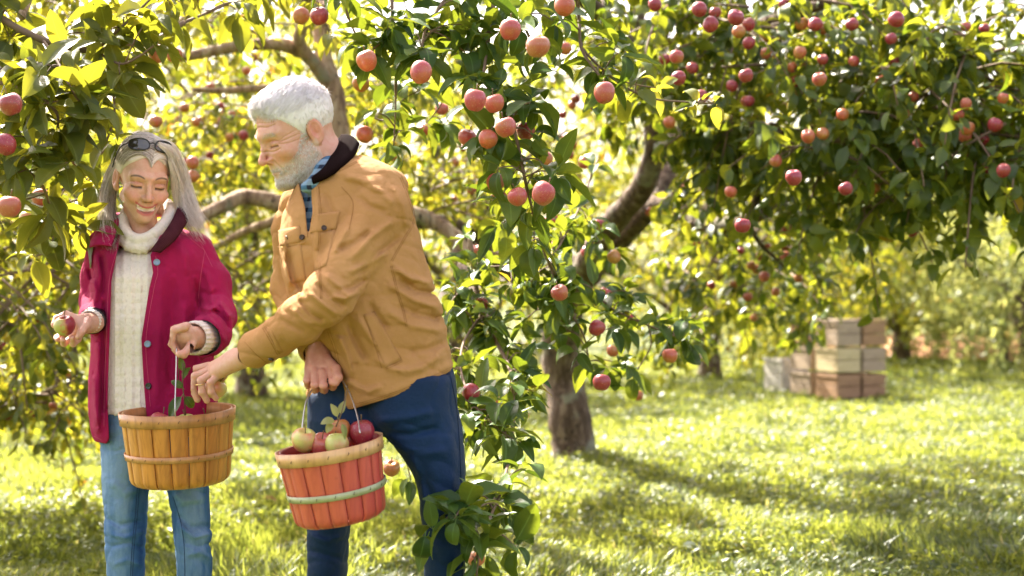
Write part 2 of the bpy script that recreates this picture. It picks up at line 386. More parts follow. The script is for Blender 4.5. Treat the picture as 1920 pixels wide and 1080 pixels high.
def blob(px, py, d, wx, wy, wd, n):
    """n points in a lumpy region of the place (widths given in photograph pixels at its distance)"""
    c = W(px, py, d); s = np.array([wx * d / F, wd, wy * d / F])
    u = unit(rng.normal(0, 1, (n, 3))) * (rng.random((n, 1)) ** .45)
    return c + u * s, unit(u * s + 1e-6)
def grow(tree, part_tw, bs, mtl, protos, lsize, nl, length, droop, name='crown', twigs=True, parent=None):
    mb = MB(); tw = MB() if twigs else None
    for (px, py, d, wx, wy, wd, n) in bs:
        c, o = blob(px, py, d, wx, wy, wd, n)
        o = unit(o * .7 + unit(rng.normal(0, 1, o.shape)) * .7); o[:, 2] *= .5
        twig_clusters(mb, tw, protos, c, o, nl, lsize, length, droop)
    ob = mb.build(name, mtl, tree)
    if twigs: tw.build('twigs', M['twig'], tree)
    return ob
def limbs(tree, specs, m, name='trunk', seg=10, rough=.05):
    mb = MB()
    for pts, rad in specs: tube(mb, [W(*p) for p in pts], rad, seg, 6, rough)
    return mb.build(name, m, tree)

# main apple tree, right of the people
tA = empty('apple_tree', W(1072, 860, 10.7), 'old apple tree with dark mossy forked trunk and wide crown on the right', 'tree', 'orchard trees')
limbs(tA, [
    ([(1080, 905, 10.7), (1076, 850, 10.7), (1068, 780, 10.7), (1055, 700, 10.75), (1052, 620, 10.6), (1070, 550, 10.2), (1095, 500, 9.9)], [.27, .185, .165, .15, .14, .135, .13]),
    ([(1080, 540, 10.1), (1115, 470, 9.6), (1160, 405, 9.2), (1205, 350, 8.9), (1226, 290, 8.7), (1224, 220, 8.6), (1205, 130, 8.5), (1195, 40, 8.5), (1210, -120, 8.7)], [.12, .085, .080, .078, .07, .062, .055, .05, .04]),
    ([(1085, 530, 10.1), (1130, 480, 9.9), (1180, 430, 9.6), (1225, 385, 9.3), (1262, 380, 9.0), (1300, 410, 8.8), (1380, 420, 8.3), (1470, 380, 7.9)], [.12, .085, .08, .075, .065, .06, .045, .03]),
    ([(1225, 385, 9.3), (1255, 320, 9.5), (1275, 260, 9.8), (1300, 150, 10.2), (1350, 0, 10.6), (1400, -200, 11)], [.05, .055, .05, .045, .04, .03]),
    ([(1226, 280, 8.7), (1300, 250, 8.2), (1400, 240, 7.6), (1540, 265, 7.1), (1650, 268, 6.9), (1780, 275, 6.8), (1930, 250, 6.7)], [.045, .045, .035, .026, .026, .026, .022]),
    ([(1215, 200, 8.6), (1320, 100, 7.8), (1500, 20, 7.0), (1700, -40, 6.4), (1900, -60, 6.2)], [.05, .045, .035, .03, .02]),
    ([(1205, 120, 8.5), (1120, 20, 7.4), (1020, -60, 6.2), (900, -110, 5.1), (760, -120, 4.4)], [.05, .045, .035, .03, .018]),
    ([(1060, 600, 10.5), (1000, 540, 10.2), (940, 500, 9.8), (880, 440, 9.4), (820, 415, 9.1), (740, 430, 9.0)], [.07, .065, .06, .055, .05, .03]),
    ([(1150, 30, 7.8), (1080, -100, 8.5), (960, -200, 9), (800, -260, 9.5)], [.045, .04, .03, .02]),
    ([(850, 450, 9.3), (875, 520, 8.6), (905, 590, 8.0), (935, 640, 7.6), (960, 695, 7.4)], [.04, .03, .024, .018, .012]),
    ([(1400, 240, 7.6), (1430, 330, 7.3), (1410, 430, 7.2), (1470, 500, 7.4)], [.02, .016, .012, .008]),
], M['bark'])
grow(tA, None, [
    (1450, 80, 6.9, 330, 120, .7, 62), (1780, 170, 6.6, 170, 140, .6, 72), (1300, 50, 7.4, 150, 90, .8, 20),
    (1880, 290, 6.4, 80, 60, .6, 16), (1540, 270, 6.9, 230, 60, .6, 30), (1660, 350, 6.8, 60, 50, .4, 9), (1400, 300, 7.6, 130, 80, .8, 20),
    (1450, 460, 9.0, 90, 130, 1.0, 20), (1090, 130, 10.5, 110, 120, 1.0, 14), (1500, -160, 7.6, 520, 130, 1.8, 55), (1000, -160, 7.5, 300, 90, 1.5, 18),
    (1020, 330, 11, 110, 130, .8, 12), (1330, 540, 9.6, 120, 110, 1.0, 22),
    (1250, -280, 9.6, 260, 80, 1.1, 90), (1700, -250, 9.6, 290, 90, 1.2, 160), (1200, -130, 12.8, 240, 60, .9, 60), (1620, -110, 12.6, 290, 60, .9, 120),  # unseen clumps above the view, added for their shade on the grass
    (2150, 120, 6.8, 240, 220, 1.4, 110)],
     M['leaf_mid'], PROTO_MID, .100, 30, .40, .5)

# second apple tree, behind the man
tB = empty('apple_tree', W(640, 960, 8.0), 'pale barked apple tree behind the man with limbs spreading over the couple', 'tree', 'orchard trees')
limbs(tB, [
    ([(655, 1000, 8.0), (650, 900, 8.0), (655, 700, 8.0), (660, 500, 8.0), (645, 350, 8.0), (632, 250, 8.0), (622, 170, 8.0), (605, 100, 8.0), (600, 0, 8.0), (590, -150, 8.2)], [.18, .13, .105, .095, .085, .075, .068, .05, .045, .03]),
    ([(620, 165, 8.0), (590, 120, 7.9), (563, 85, 7.8), (568, 40, 7.7), (590, -20, 7.6), (640, -90, 7.2)], [.05, .04, .036, .034, .03, .02]),
    ([(575, 100, 7.9), (530, 84, 7.8), (470, 84, 7.7), (400, 95, 7.6), (330, 105, 7.5), (250, 70, 7.2), (140, 60, 6.8)], [.04, .038, .032, .03, .024, .018, .012]),
    ([(655, 480, 8.0), (590, 420, 8.0), (530, 385, 8.0), (460, 370, 7.9), (410, 390, 7.8), (350, 415, 7.7), (250, 430, 7.6), (130, 470, 7.4)], [.07, .06, .052, .045, .038, .035, .028, .018]),
    ([(650, 440, 8.0), (540, 415, 8.4), (470, 430, 8.6), (410, 460, 8.8), (370, 480, 9)], [.05, .035, .026, .02, .012]),
    ([(660, 420, 8.0), (740, 400, 8.0), (800, 410, 8.1), (850, 440, 8.1), (890, 480, 8.0), (950, 470, 7.8)], [.05, .05, .048, .04, .028, .012]),
    ([(360, 168, 7.8), (420, 170, 7.9), (500, 165, 8.0), (600, 170, 8.0)], [.012, .018, .022, .03]),
    ([(330, 105, 7.5), (300, 70, 6.4), (350, 30, 5.6), (380, -30, 5)], [.02, .018, .014, .01]),
    ([(200, 440, 7.5), (150, 560, 7.3), (60, 660, 7.2), (20, 720, 7.2)], [.02, .016, .012, .008]),
    ([(600, 20, 8.0), (500, -60, 7), (380, -120, 6), (200, -130, 5), (80, -60, 4.4), (40, 30, 4.0)], [.04, .035, .03, .025, .02, .012]),
    ([(600, 20, 8.0), (700, -40, 7.4), (820, -60, 6.4), (900, -30, 5.6)], [.035, .03, .022, .014])], M['bark_pale'])
grow(tB, None, [
    (230, 30, 7.6, 200, 60, .8, 16), (470, 20, 9.0, 150, 50, .8, 14), (420, 240, 9.2, 150, 100, .8, 36),
    (80, 480, 7.0, 110, 120, 1.0, 42), (350, -160, 7.0, 420, 110, 1.8, 26), (780, 110, 9.2, 130, 100, 1.0, 14),
    (700, 190, 8.8, 90, 100, .8, 10), (330, 330, 8.8, 80, 100, .8, 16), (50, 600, 7.4, 60, 60, .6, 16),
    (100, 745, 7.6, 90, 30, .5, 18), (860, 330, 9.0, 90, 110, .8, 28), (450, 540, 9, 60, 80, .6, 20), (-160, 200, 6.6, 160, 260, 1.2, 90), (-160, 620, 7.6, 180, 130, .9, 60)],
     M['leaf_gold'], PROTO_MID, .085, 30, .42, .5)

# trees standing further off
def back_tree(px, d, hgt, rad, m, label, n, leafsz=.12, trunk_r=.16, low=.9, lean=.0):
    x = (px - CX) / F * d; z0 = float(gz(x, d)); base = np.array([x, d, z0])
    t = empty('apple_tree', base, label, 'tree', 'orchard trees')
    mb = MB(); q = [base + [lean * k * .2, 0, hgt * .62 * k - .1] for k in (0, .2, .45, .75, 1)]
    tube(mb, q, [trunk_r * 1.4, trunk_r, trunk_r * .85, trunk_r * .6, trunk_r * .3], 8, 4, .05)
    for k in range(9):
        a = k * 2.4 + d; s = q[1 + k % 3]; e = s + [math.cos(a) * rad * .8, math.sin(a) * rad * .8, hgt * (.18 + .3 * rng.random())]
        tube(mb, [s, (s + e) / 2 + [0, 0, .15], e], [trunk_r * .5, trunk_r * .3, .02], 6, 4, .05)
    mb.build('trunk', M['bark'], t)
    cr = MB(); K = n
    u = unit(rng.normal(0, 1, (K, 3))) * (rng.random((K, 1)) ** .3)
    lump = 1 + .22 * np.sin(u[:, :1] * 5 + d) * np.cos(u[:, 1:2] * 4 + px)
    c = base + [0, 0, low + (hgt - low) / 2] + u * lump * [rad, rad * .9, (hgt - low) / 2]
    o = u.copy(); o[:, 2] -= .2
    twig_clusters(cr, None, PROTO_FAR, c, o, 16, leafsz, .55, .7)
    cr.build('crown', m, t)
for a in [
    (120, 15.5, 4.8, 2.5, M['leaf_gold'], 'yellowing apple tree behind the woman\'s shoulder, second row on the left', 700),
    (470, 17.5, 5.2, 2.6, M['leaf_gold'], 'sunlit golden apple tree seen between the woman and the man', 800),
    (860, 19.5, 4.8, 2.7, M['leaf_gold'], 'bright yellow green apple tree seen between the man and the dark trunk', 640, .12, .14, .5),
    (1330, 21.5, 5.4, 2.9, M['leaf_gold'], 'yellow green apple tree behind the dark trunk, left of the crates', 900, .12, .14, .35),
    (1690, 27.5, 5.0, 3.0, M['leaf_pale'], 'pale grey green apple tree standing behind the stack of crates', 800),
    (1930, 25.0, 4.6, 2.9, M['leaf_pale'], 'pale green apple tree at the right edge with its boughs near the ground', 800),
    (1500, 24.5, 4.4, 2.4, M['leaf_gold'], 'bushy apple tree directly behind the left end of the crates', 620, .12, .14, .3),
    (1790, 31, 4.8, 3.0, M['leaf_pale'], 'bushy pale tree right of the crates with boughs on the ground', 640, .13, .14, .45),
    (1880, 27, 3.2, 2.2, M['leaf_pale'], 'low rounded pale bush like tree between the crates and the right edge', 460, .12, .10, .2),
    (2010, 22, 4.0, 2.4, M['leaf_pale'], 'bushy pale tree cut off by the right edge', 420, .12, .10, .25),
    (1400, 30, 5.0, 3.0, M['leaf_pale'], 'bushy pale tree far behind the yellow green tree', 520, .13, .14, .4),
    (1620, 36, 6.0, 3.6, M['leaf_pale'], 'big bushy pale tree of the third row over the crates', 620, .14, .15, .4),
    (1560, 33, 6.0, 3.4, M['leaf_gold'], 'apple tree of the third row, peeping out just left of the crates', 500),
    (300, 28, 7.2, 3.6, M['leaf_gold'], 'tall golden tree of the third row over the woman\'s head', 520),
    (700, 30, 7.4, 3.8, M['leaf_pale'], 'tall pale tree of the third row behind the man\'s head', 520),
    (1080, 34, 8.4, 4.2, M['leaf_pale'], 'tall pale tree of the last row behind the forked limbs', 560),
    (-150, 24, 5.5, 3.2, M['leaf_gold'], 'golden apple tree past the left edge of the orchard lane', 360),
    (1300, 44, 9.5, 5, M['leaf_pale'], 'tall pale tree far back over the yellow green tree', 460),
    (1800, 42, 10.0, 5, M['leaf_pale'], 'tall pale tree far back at the right, over the nearer rows', 460),
    (80, 40, 7.0, 4.6, M['leaf_pale'], 'far pale tree low under the open sky at the left', 360),
]:
    back_tree(*a)

# the strip of bare orange earth and dry leaves under the far trees
def m_litter():
    m, nt, b = mat('litter'); c = ramp(nt, noise(nt, 4, 5), [(.3, (.35, .16, .08)), (.6, (.6, .32, .18)), (.8, (.3, .3, .08))])
    nt.links.new(c, b.inputs['Base Color']); b.inputs['Roughness'].default_value = .9; return m
def litter():
    n = 40; a = np.linspace(0, 2 * np.pi, n, endpoint=False); x0, y0 = 10.4, 31
    r = 1 + .12 * np.sin(a * 3) + .08 * np.sin(a * 7 + 1)
    ring = np.stack([x0 + 3.6 * r * np.cos(a), y0 + 3.8 * r * np.sin(a)], -1)
    V = [[x0, y0, gz(x0, y0) + .38]]; rings = [(.33, .36), (.66, .26), (1, .0)]
    for s, h in rings:
        for p in ring:
            x = x0 + (p[0] - x0) * s; y = y0 + (p[1] - y0) * s; V.append([x, y, float(gz(x, y)) + h + (.0 if h else -.02) + .06 * math.sin(9 * x)])
    q = []; t = [[0, 1 + j, 1 + (j + 1) % n] for j in range(n)]
    for k in range(2):
        for j in range(n): q.append([1 + k * n + j, 1 + (k + 1) * n + j, 1 + (k + 1) * n + (j + 1) % n, 1 + k * n + (j + 1) % n])
    tag(mk('earth_bank', V, [np.array(q), np.array(t)], m_litter()), kind='structure')
litter()

# ------------------------------------------------------------------ wooden field crates
def m_wood(name, c1, c2, axis=(2, 2, 30), rough=.75, stain=.4):
    m, nt, b = mat(name); oi = nt.nodes.new('ShaderNodeObjectInfo')
    v = mapping(nt, axis); n1 = noise(nt, 3.0, 5, v, .6, .8)
    c = ramp(nt, n1, [(.3, c1), (.7, c2)])
    c = mix(nt, c, tuple(x * .35 for x in c1), math_(nt, 'MULTIPLY', ramp(nt, noise(nt, 9, 4), [(.55, (0, 0, 0)), (.72, (1, 1, 1))]), stain))
    nt.links.new(c, b.inputs['Base Color']); b.inputs['Roughness'].default_value = rough; bump(nt, b, n1, .4, .003); return m
M['crate_grey'] = m_wood('crate_grey', (.27, .195, .13), (.42, .32, .225))
M['crate_brown'] = m_wood('crate_brown', (.23, .125, .06), (.37, .22, .12))
M['crate_pale'] = m_wood('crate_pale', (.42, .33, .17), (.60, .49, .29))
M['crate_white'] = m_wood('crate_white', (.45, .42, .36), (.62, .58, .50))
def box(mb, c, s, bev=.004, Rm=None, **at):
    c = np.asarray(c, float); s = np.asarray(s, float) / 2; b_ = min(bev, min(s) * .4)
    V = []; 
    for sx in (-1, 1):
        for sy in (-1, 1):
            for sz in (-1, 1):
                for ax in range(3):
                    p = np.array([sx, sy, sz]) * s; off = np.array([sx, sy, sz]) * b_; off[ax] = 0; V.append(p - off)
    idx = lambda sx, sy, sz, ax: ((sx > 0) * 4 + (sy > 0) * 2 + (sz > 0)) * 3 + ax
    Q = []; T = []
    for ax in range(3):
        o1, o2 = (ax + 1) % 3, (ax + 2) % 3
        for sg in (-1, 1):
            f = []
            for u, v in ((-1, -1), (1, -1), (1, 1), (-1, 1)):
                k = [0, 0, 0]; k[ax] = sg; k[o1] = u; k[o2] = v; f.append(idx(*k, ax))
            Q.append(f if sg > 0 else f[::-1])
        for u in (-1, 1):
            for v in (-1, 1):
                a0 = [0] * 3; a1 = [0] * 3; a0[ax] = -1; a1[ax] = 1; a0[o1] = a1[o1] = u; a0[o2] = a1[o2] = v
                f = [idx(*a0, o1), idx(*a1, o1), idx(*a1, o2), idx(*a0, o2)]; Q.append(f if u * v > 0 else f[::-1])
    for sx in (-1, 1):
        for sy in (-1, 1):
            for sz in (-1, 1):
                f = [idx(sx, sy, sz, 0), idx(sx, sy, sz, 1), idx(sx, sy, sz, 2)]; T.append(f if sx * sy * sz > 0 else f[::-1])
    V = np.array(V)
    if Rm is not None: V = V @ np.asarray(Rm).T
    mb.add(V + c, [np.array(Q), np.array(T)], **{k_: np.full(len(V), v_) for k_, v_ in at.items()})
def crate(loc, yaw, m, label, w=.45, dp=.40, h=.285, lid=False, group='crates stacked on the grass'):
    t = empty('wooden_crate', loc, label, 'crate', group); t.rotation_euler = (0, 0, yaw)
    def part(name, fn):
        mb = MB(); fn(mb); o = mk(name, np.vstack(mb.V), [np.vstack(p) for p in mb.P.values()], m, None, False); o.parent = t; return o
    hz = (h - .012) / 2
    for s in (-1, 1):
        part('end_panel', lambda mb: (box(mb, (s * (w / 2 - .010), 0, h / 4), (.018, dp - .03, hz - .004)), box(mb, (s * (w / 2 - .010), 0, h * 3 / 4), (.018, dp - .03, hz - .004))))
        part('side_panel', lambda mb: (box(mb, (0, s * (dp / 2 - .006), h / 4), (w - .002, .012, hz - .002)), box(mb, (0, s * (dp / 2 - .006), h * 3 / 4), (w - .002, .012, hz - .002))))
        part('batten', lambda mb: box(mb, (s * (w / 2 + .006), 0, h - .022), (.012, dp, .036)))
    part('base', lambda mb: box(mb, (0, 0, .009), (w - .045, dp - .03, .016)))
    if lid: part('lid', lambda mb: [box(mb, (0, -dp / 2 + dp * (k + .5) / 3, h + .016), (w + .04, dp / 3 - .006, .022)) for k in range(3)])
cb = W(1568, 752, 16.7); yaw = R(-22); cb[2] = gz(cb[0], cb[1]) + .04
ex = np.array([math.cos(R(33)), math.sin(R(33)), 0]); 
# two faces meet at the near corner: one runs right and slightly back, one runs left and back
ur = unit([.93, .36, 0]); ul = unit([-.36, .93, 0]); yawc = math.atan2(ur[1], ur[0])
rows = [('crate_brown', 'crate_brown', 'crate_grey'), ('crate_pale', 'crate_grey', 'crate_pale'), ('crate_grey', 'crate_brown', 'crate_grey')]
where = ['bottom', 'middle', 'top']
cw, cd, ch = .335, .46, .29
hs = .022
for lv_ in range(3):
    for k in range(2):                                        # the front row, two wide
        c = cb + ur * (cw + hs) * (k + .5) + ul * (cd / 2) + [0, 0, lv_ * (ch + .020)]
        crate(c, yawc, M[rows[lv_][k]], ['%s crate at the near corner of the stack' % ['brown bottom', 'pale new wood middle', 'grey lidded top'][lv_],
              '%s crate at the right end of the stack' % ['brown bottom', 'grey weathered middle', 'brown lidded top'][lv_]][k], cw - .012, cd, ch - .004, lv_ == 2)
    c = cb + ul * (cd + .42) + ur * (cw * .62) + [0, 0, lv_ * (ch + .020)]
    crate(c, yawc, M[['crate_grey', 'crate_grey', 'crate_brown'][lv_]], '%s crate of the rear stack, left of the pale crate' % ['grey bottom', 'grey middle', 'brown top'][lv_], cw * .82, cd, ch - .012, lv_ == 2)
c = cb + ul * 1.50 + ur * .26; crate(c, yawc, M['crate_white'], 'low white painted crate on the grass left of the crate stacks', .40, .42, .42, False, None)
mb = MB(); Rz = np.array([[ur[0], ul[0], 0], [ur[1], ul[1], 0], [0, 0, 1]])
for k in (.04, .23, .42): box(mb, (0, k, -.028), (cw * 2 + .02, .06, .03))
V = np.vstack(mb.V) @ Rz.T + cb + ur * (cw + hs); o = mk('wooden_pallet', V, [np.vstack(p) for p in mb.P.values()], M['crate_brown'], smooth=False)
tag(o, 'dark wooden runners on the grass under the near crates', 'pallet')
p = W(992, 684, 25.8); p[2] = gz(p[0], p[1]); crate(p, .2, M['crate_white'], 'pale box far behind, left of the dark trunk', .46, .5, .40, True, None)
# ------------------------------------------------------------------ leafy boughs close to the camera
def bough(tree, paths, mtl, lsize, step, nl=(5, 8), side=(.03, .14), extra=(), name='bough', lum=None, sway=.10):
    """twigs of a tree that hang into the foreground, with rosettes of big leaves on short side shoots"""
    tw, lf = MB(), MB(); cen = []
    for pts, r0, r1, dens in paths:
        P_ = catmull([W(*p) for p in pts], 14); n = len(P_)
        tube(tw, P_[::7], np.linspace(r0, r1, len(P_[::7])), 6, 3, .06)
        L = np.linalg.norm(np.diff(P_, axis=0), axis=1).sum(); k = int(L / step * dens)
        for s in np.sort(rng.uniform(0.02, 1.0, k)):
            q = P_[int(s * (n - 1))]; o = unit(rng.normal(0, 1, 3) * [1, 1, .8] + [0, 0, .1]); ln = rng.uniform(*side)
            e = q + o * ln; m1 = q + o * ln * .5 + [0, 0, .012]
            tube(tw, [q, m1, e], [.0026, .0022, .0018], 5, 3); cen.append((e, unit(o + [0, 0, .3])))
        cen.append((P_[-1], unit(P_[-1] - P_[-6])))
    for (px, py, d) in extra: cen.append((W(px, py, d), np.array([0, -.3, 1.])))
    pos, dr, nr, sz = [], [], [], []
    for c, ax in cen:
        n = rng.integers(nl[0], nl[1] + 1); a0 = rng.uniform(0, 6.28)
        A = unit(np.cross(ax, [.3, .5, .8])); B = np.cross(ax, A)
        for i in range(n):
            a = a0 + i * 2.4; rad = np.cos(a) * A + np.sin(a) * B
            d_ = unit(rad + ax * rng.uniform(-.1, .75) + [0, 0, -rng.uniform(0, .45)])
            pos.append(c + ax * rng.uniform(-.012, .012) + rng.normal(0, .003, 3)); dr.append(d_)
            nr.append(np.array([0, -.15, 1.]) + rng.normal(0, .38, 3)); sz.append(lsize * rng.uniform(.62, 1.15))
    leaves(lf, PROTO_NEAR, pos, dr, nr, np.array(sz), None)
    t = tw.build(name, M['twig'], tree); lf.build('leaves', mtl, t); return t

# hanging bough in the middle, from the big tree
bough(tA, [
    ([(760, -120, 4.3), (735, -20, 4.2), (735, 50, 4.15), (700, 92, 4.1)], .008, .003, 1.0),
    ([(640, -80, 4.2), (650, 20, 4.2), (672, 75, 4.2)], .005, .003, .8),
    ([(860, -100, 4.3), (845, -20, 4.2), (800, 50, 4.1), (790, 105, 4.05)], .007, .003, 1.1),
    ([(790, 60, 4.3), (745, 120, 4.35), (742, 200, 4.4), (738, 275, 4.4)], .004, .002, .7),
    ([(690, 215, 4.6), (720, 225, 4.6), (742, 190, 4.5)], .002, .004, .6),
    ([(900, -110, 4.3), (925, -10, 4.2), (915, 80, 4.1), (905, 150, 4.0)], .009, .004, 1.0),
    ([(905, 150, 4.0), (955, 220, 4.0), (975, 290, 4.0), (985, 340, 4.0), (1000, 400, 4.2), (1020, 470, 4.5), (1045, 520, 4.8)], .006, .004, 1.0),
    ([(1010, -80, 4.2), (990, 0, 4.1), (985, 50, 4.0), (1000, 80, 4.0)], .006, .003, 1.1),
    ([(820, 60, 4.5), (835, 140, 4.6), (830, 190, 4.7), (800, 230, 4.8)], .004, .002, .6),
    ([(975, 300, 4.0), (1010, 300, 4.0), (1035, 340, 4.0)], .003, .002, .8),
    ([(1060, -90, 4.3), (1085, 20, 4.3), (1090, 90, 4.2), (1130, 150, 4.1)], .008, .003, 1.0),
], M['leaf_near'], .108, .062, extra=[(690, 85, 4.1), (790, 98, 4.05), (893, 158, 3.95), (930, 165, 3.95), (985, 210, 4.0), (980, 330, 4.0), (1040, 130, 4.1)])
# the yellowing side twig that runs right
bough(tA, [
    ([(1090, 90, 4.2), (1140, 140, 4.2), (1205, 180, 4.2), (1270, 190, 4.2), (1340, 194, 4.2)], .004, .0025, .9),
    ([(1090, 110, 4.3), (1160, 150, 4.3), (1230, 165, 4.3)], .003, .002, .6)], M['leaf_gold'], .085, .10, nl=(3, 5), side=(.01, .05))
# lower middle bough in front of the trunk
bough(tA, [
    ([(1020, 470, 4.6), (1040, 520, 4.8), (1060, 570, 5.0), (1095, 630, 5.0), (1105, 690, 5.0)], .006, .003, 1.0),
    ([(1045, 520, 4.8), (1100, 540, 5.0), (1150, 580, 5.1), (1215, 610, 5.1), (1290, 640, 5.2)], .005, .0025, 1.0),
    ([(1060, 570, 5.0), (1010, 580, 4.9), (985, 600, 4.9)], .003, .002, .8),
    ([(1215, 610, 5.1), (1220, 650, 5.1), (1190, 700, 5.2)], .003, .002, .6),
    ([(1120, 300, 5.6), (1090, 380, 5.4), (1060, 440, 5.0), (1020, 490, 4.9), (920, 500, 4.9)], .005, .003, .8),
    ([(1090, 380, 5.6), (1130, 440, 5.6), (1150, 480, 5.7)], .003, .002, .8)],
    M['leaf_near'], .098, .062, extra=[(1045, 520, 4.8), (1180, 560, 5.1)])
# left lower bough beside the man's leg, reaching close to the camera
bough(tA, [
    ([(880, 440, 5.2), (890, 520, 5.1), (905, 590, 5.0), (935, 650, 4.8), (958, 700, 4.6), (962, 790, 4.3), (950, 880, 3.9), (935, 935, 3.6)], .010, .004, .75),
    ([(905, 590, 5.0), (870, 640, 4.7), (865, 700, 4.4), (890, 760, 4.2), (915, 790, 4.1)], .005, .003, 1.2),
    ([(890, 760, 4.2), (930, 800, 4.1), (970, 830, 4.1)], .003, .002, .9),
    ([(890, 520, 5.1), (850, 560, 4.9), (835, 590, 4.8)], .003, .002, .9),
    ([(935, 935, 3.6), (885, 955, 3.35), (870, 960, 3.3)], .003, .002, 1.5),
    ([(935, 935, 3.6), (915, 980, 3.45), (900, 1030, 3.4), (890, 1110, 3.4)], .004, .002, 1.2),
    ([(700, 780, 4.6), (730, 800, 4.6), (760, 860, 4.6), (770, 900, 4.6)], .003, .002, .5)],
    M['leaf_near'], .096, .060, nl=(4, 7), side=(.02, .09), extra=[(875, 955, 3.3)])
# bough over the woman, from the pale tree
bough(tB, [
    ([(-140, -60, 4.0), (-20, 20, 4.0), (80, 75, 4.0), (180, 95, 4.1), (250, 80, 4.2), (300, 70, 4.3), (345, 42, 4.4)], .012, .008, .9),
    ([(80, 75, 4.0), (110, 120, 3.9), (135, 170, 3.8), (160, 205, 3.8)], .005, .003, 1.2),
    ([(180, 95, 4.1), (230, 120, 4.0), (290, 85, 4.0)], .004, .003, 1.2),
    ([(-120, 100, 3.8), (-20, 150, 3.8), (60, 170, 3.8), (105, 210, 3.8), (108, 240, 3.8)], .008, .003, 1.2),
    ([(-120, 240, 3.8), (-20, 265, 3.8), (40, 310, 3.8), (80, 350, 3.8), (95, 395, 3.9)], .008, .003, 1.2),
    ([(190, 290, 4.2), (205, 250, 4.2), (215, 200, 4.2), (200, 120, 4.2)], .003, .004, .9),
    ([(-100, 350, 3.9), (0, 360, 3.9), (40, 375, 3.9), (90, 360, 3.9)], .006, .002, .8),
    ([(345, 42, 4.4), (420, 10, 4.6), (480, -20, 4.7)], .005, .003, .6),
    ([(180, 95, 4.1), (250, 30, 4.1), (300, -20, 4.2)], .005, .003, 1.0),
    ([(140, 400, 4.3), (100, 440, 4.4), (60, 480, 4.5)], .002, .0015, .8),
    ([(-100, 180, 4.0), (20, 200, 4.1), (100, 260, 4.2), (150, 330, 4.35), (160, 400, 4.5)], .006, .002, 1.0)],
    M['leaf_left'], .118, .066, extra=[(130, 170, 3.8), (112, 225, 3.75), (60, 290, 3.75)])
bough(tB, [([(560, -60, 5.0), (600, -20, 5.0), (590, 10, 5.0)], .004, .002, 1.2), ([(500, -80, 5.4), (480, -20, 5.4), (440, 20, 5.4)], .004, .002, 1.0)],
      M['leaf_left'], .09, .08)

# ------------------------------------------------------------------ apples
def apple_mesh(name, seed, m, tall=1.0):
    r_ = np.random.default_rng(seed); n, k = 22, 26
    ph = np.linspace(0, np.pi, n); th = np.linspace(0, 2 * np.pi, k, endpoint=False)
    s = np.sin(ph); c = np.cos(ph)
    r = s * (1 + .10 * c) ; z = c * 1.0 * tall - .34 * np.exp(-(s / .33) ** 2) * np.sign(c) * np.where(c > 0, 1.0, .55)
    rib = 1 + .022 * np.cos(5 * th + r_.uniform(0, 6))[None] * np.clip(-c, 0, 1)[:, None] * 2 + .03 * np.cos(th + r_.uniform(0, 6))[None] + .012 * np.cos(3 * th + seed)[None]
    X = r[:, None] * rib * np.cos(th); Y = r[:, None] * rib * np.sin(th); Z = z[:, None] + .05 * X
    V = np.stack([X, Y, Z], -1).reshape(-1, 3)
    i, j = np.meshgrid(np.arange(n - 1), np.arange(k), indexing='ij')
    q = np.stack([i * k + j, (i + 1) * k + j, (i + 1) * k + (j + 1) % k, i * k + (j + 1) % k], -1).reshape(-1, 4)
    return V, q
APPLE = {}
def apple_src(kind):
    for v_ in range(3):
        a = mk('apple', apple_mesh('a', v_ * 7 + len(APPLE), M[kind], (1.0, 1.12, 1.04)[v_])[0] * .033, apple_mesh('a', 1, None)[1], M[kind])
        COL.objects.unlink(a)
        mb = MB(); tube(mb, np.array([[0, 0, .55], [.04, .02, .8], [.10, .03, 1.15], [.2, .02, 1.5]]) * .033, np.array([.05, .04, .045, .07]) * .033, 6, 3)
        s = mb.build('stem', M['stem']); COL.objects.unlink(s)
        mb = MB()
        for k in range(5): tube(mb, np.array([[0, 0, -.60], [.07 * math.cos(k * 1.257), .07 * math.sin(k * 1.257), -.70], [.03 * math.cos(k * 1.257), .03 * math.sin(k * 1.257), -.76]]) * .033, np.array([.03, .04, .01]) * .033, 4, 2)
        e = mb.build('calyx', M['stem']); COL.objects.unlink(e)
        APPLE.setdefault(kind, []).append((a, s, e))
for k_ in ('apple_pink', 'apple_red', 'apple_orange', 'apple_green', 'apple_two'): apple_src(k_)
def apple_at(p, r, kind, label, group, tilt=None, parts=True):
    a, s, e = APPLE[kind][rng.integers(0, 3)]
    o = a.copy(); COL.objects.link(o); o.location = tuple(p); o.scale = (r / .033,) * 3
    o.rotation_euler = tilt if tilt else (rng.normal(0, .28), rng.normal(0, .28), rng.uniform(0, 6.28))
    tag(o, label, 'apple', group)
    if parts:
        for x in (s, e):
            c = x.copy(); COL.objects.link(c); c.parent = o
    return o
ORD = {2: ['left', 'right'], 3: ['leftmost', 'middle', 'rightmost']}
def ordinal(i, n):
    if n == 1: return ''
    if n in ORD: return ORD[n][i]
    if i == 0: return 'leftmost'
    if i == n - 1: return 'rightmost'
    num = ['', 'second', 'third', 'fourth', 'fifth', 'sixth', 'seventh']
    return num[i] + ' from left' if i <= (n - 1) / 2 else num[n - 1 - i] + ' from right'
CN = {'p': ('apple_pink', 'pink blushed'), 'r': ('apple_red', 'deep red'), 'o': ('apple_orange', 'orange'), 'g': ('apple_green', 'green and red')}
def apples(where, group, lst, D=152.0):
    lst = sorted(lst)
    for i, (px, py, s, c) in enumerate(lst):
        d = D / s; kind, adj = CN[c]; od = ordinal(i, len(lst))
        apple_at(W(px, py, d), s * .47 * d / F, kind, '%s apple, %s%s' % (adj, (od + ' ' + ('of two ' if len(lst) == 2 else '')) if od else '', where), group)
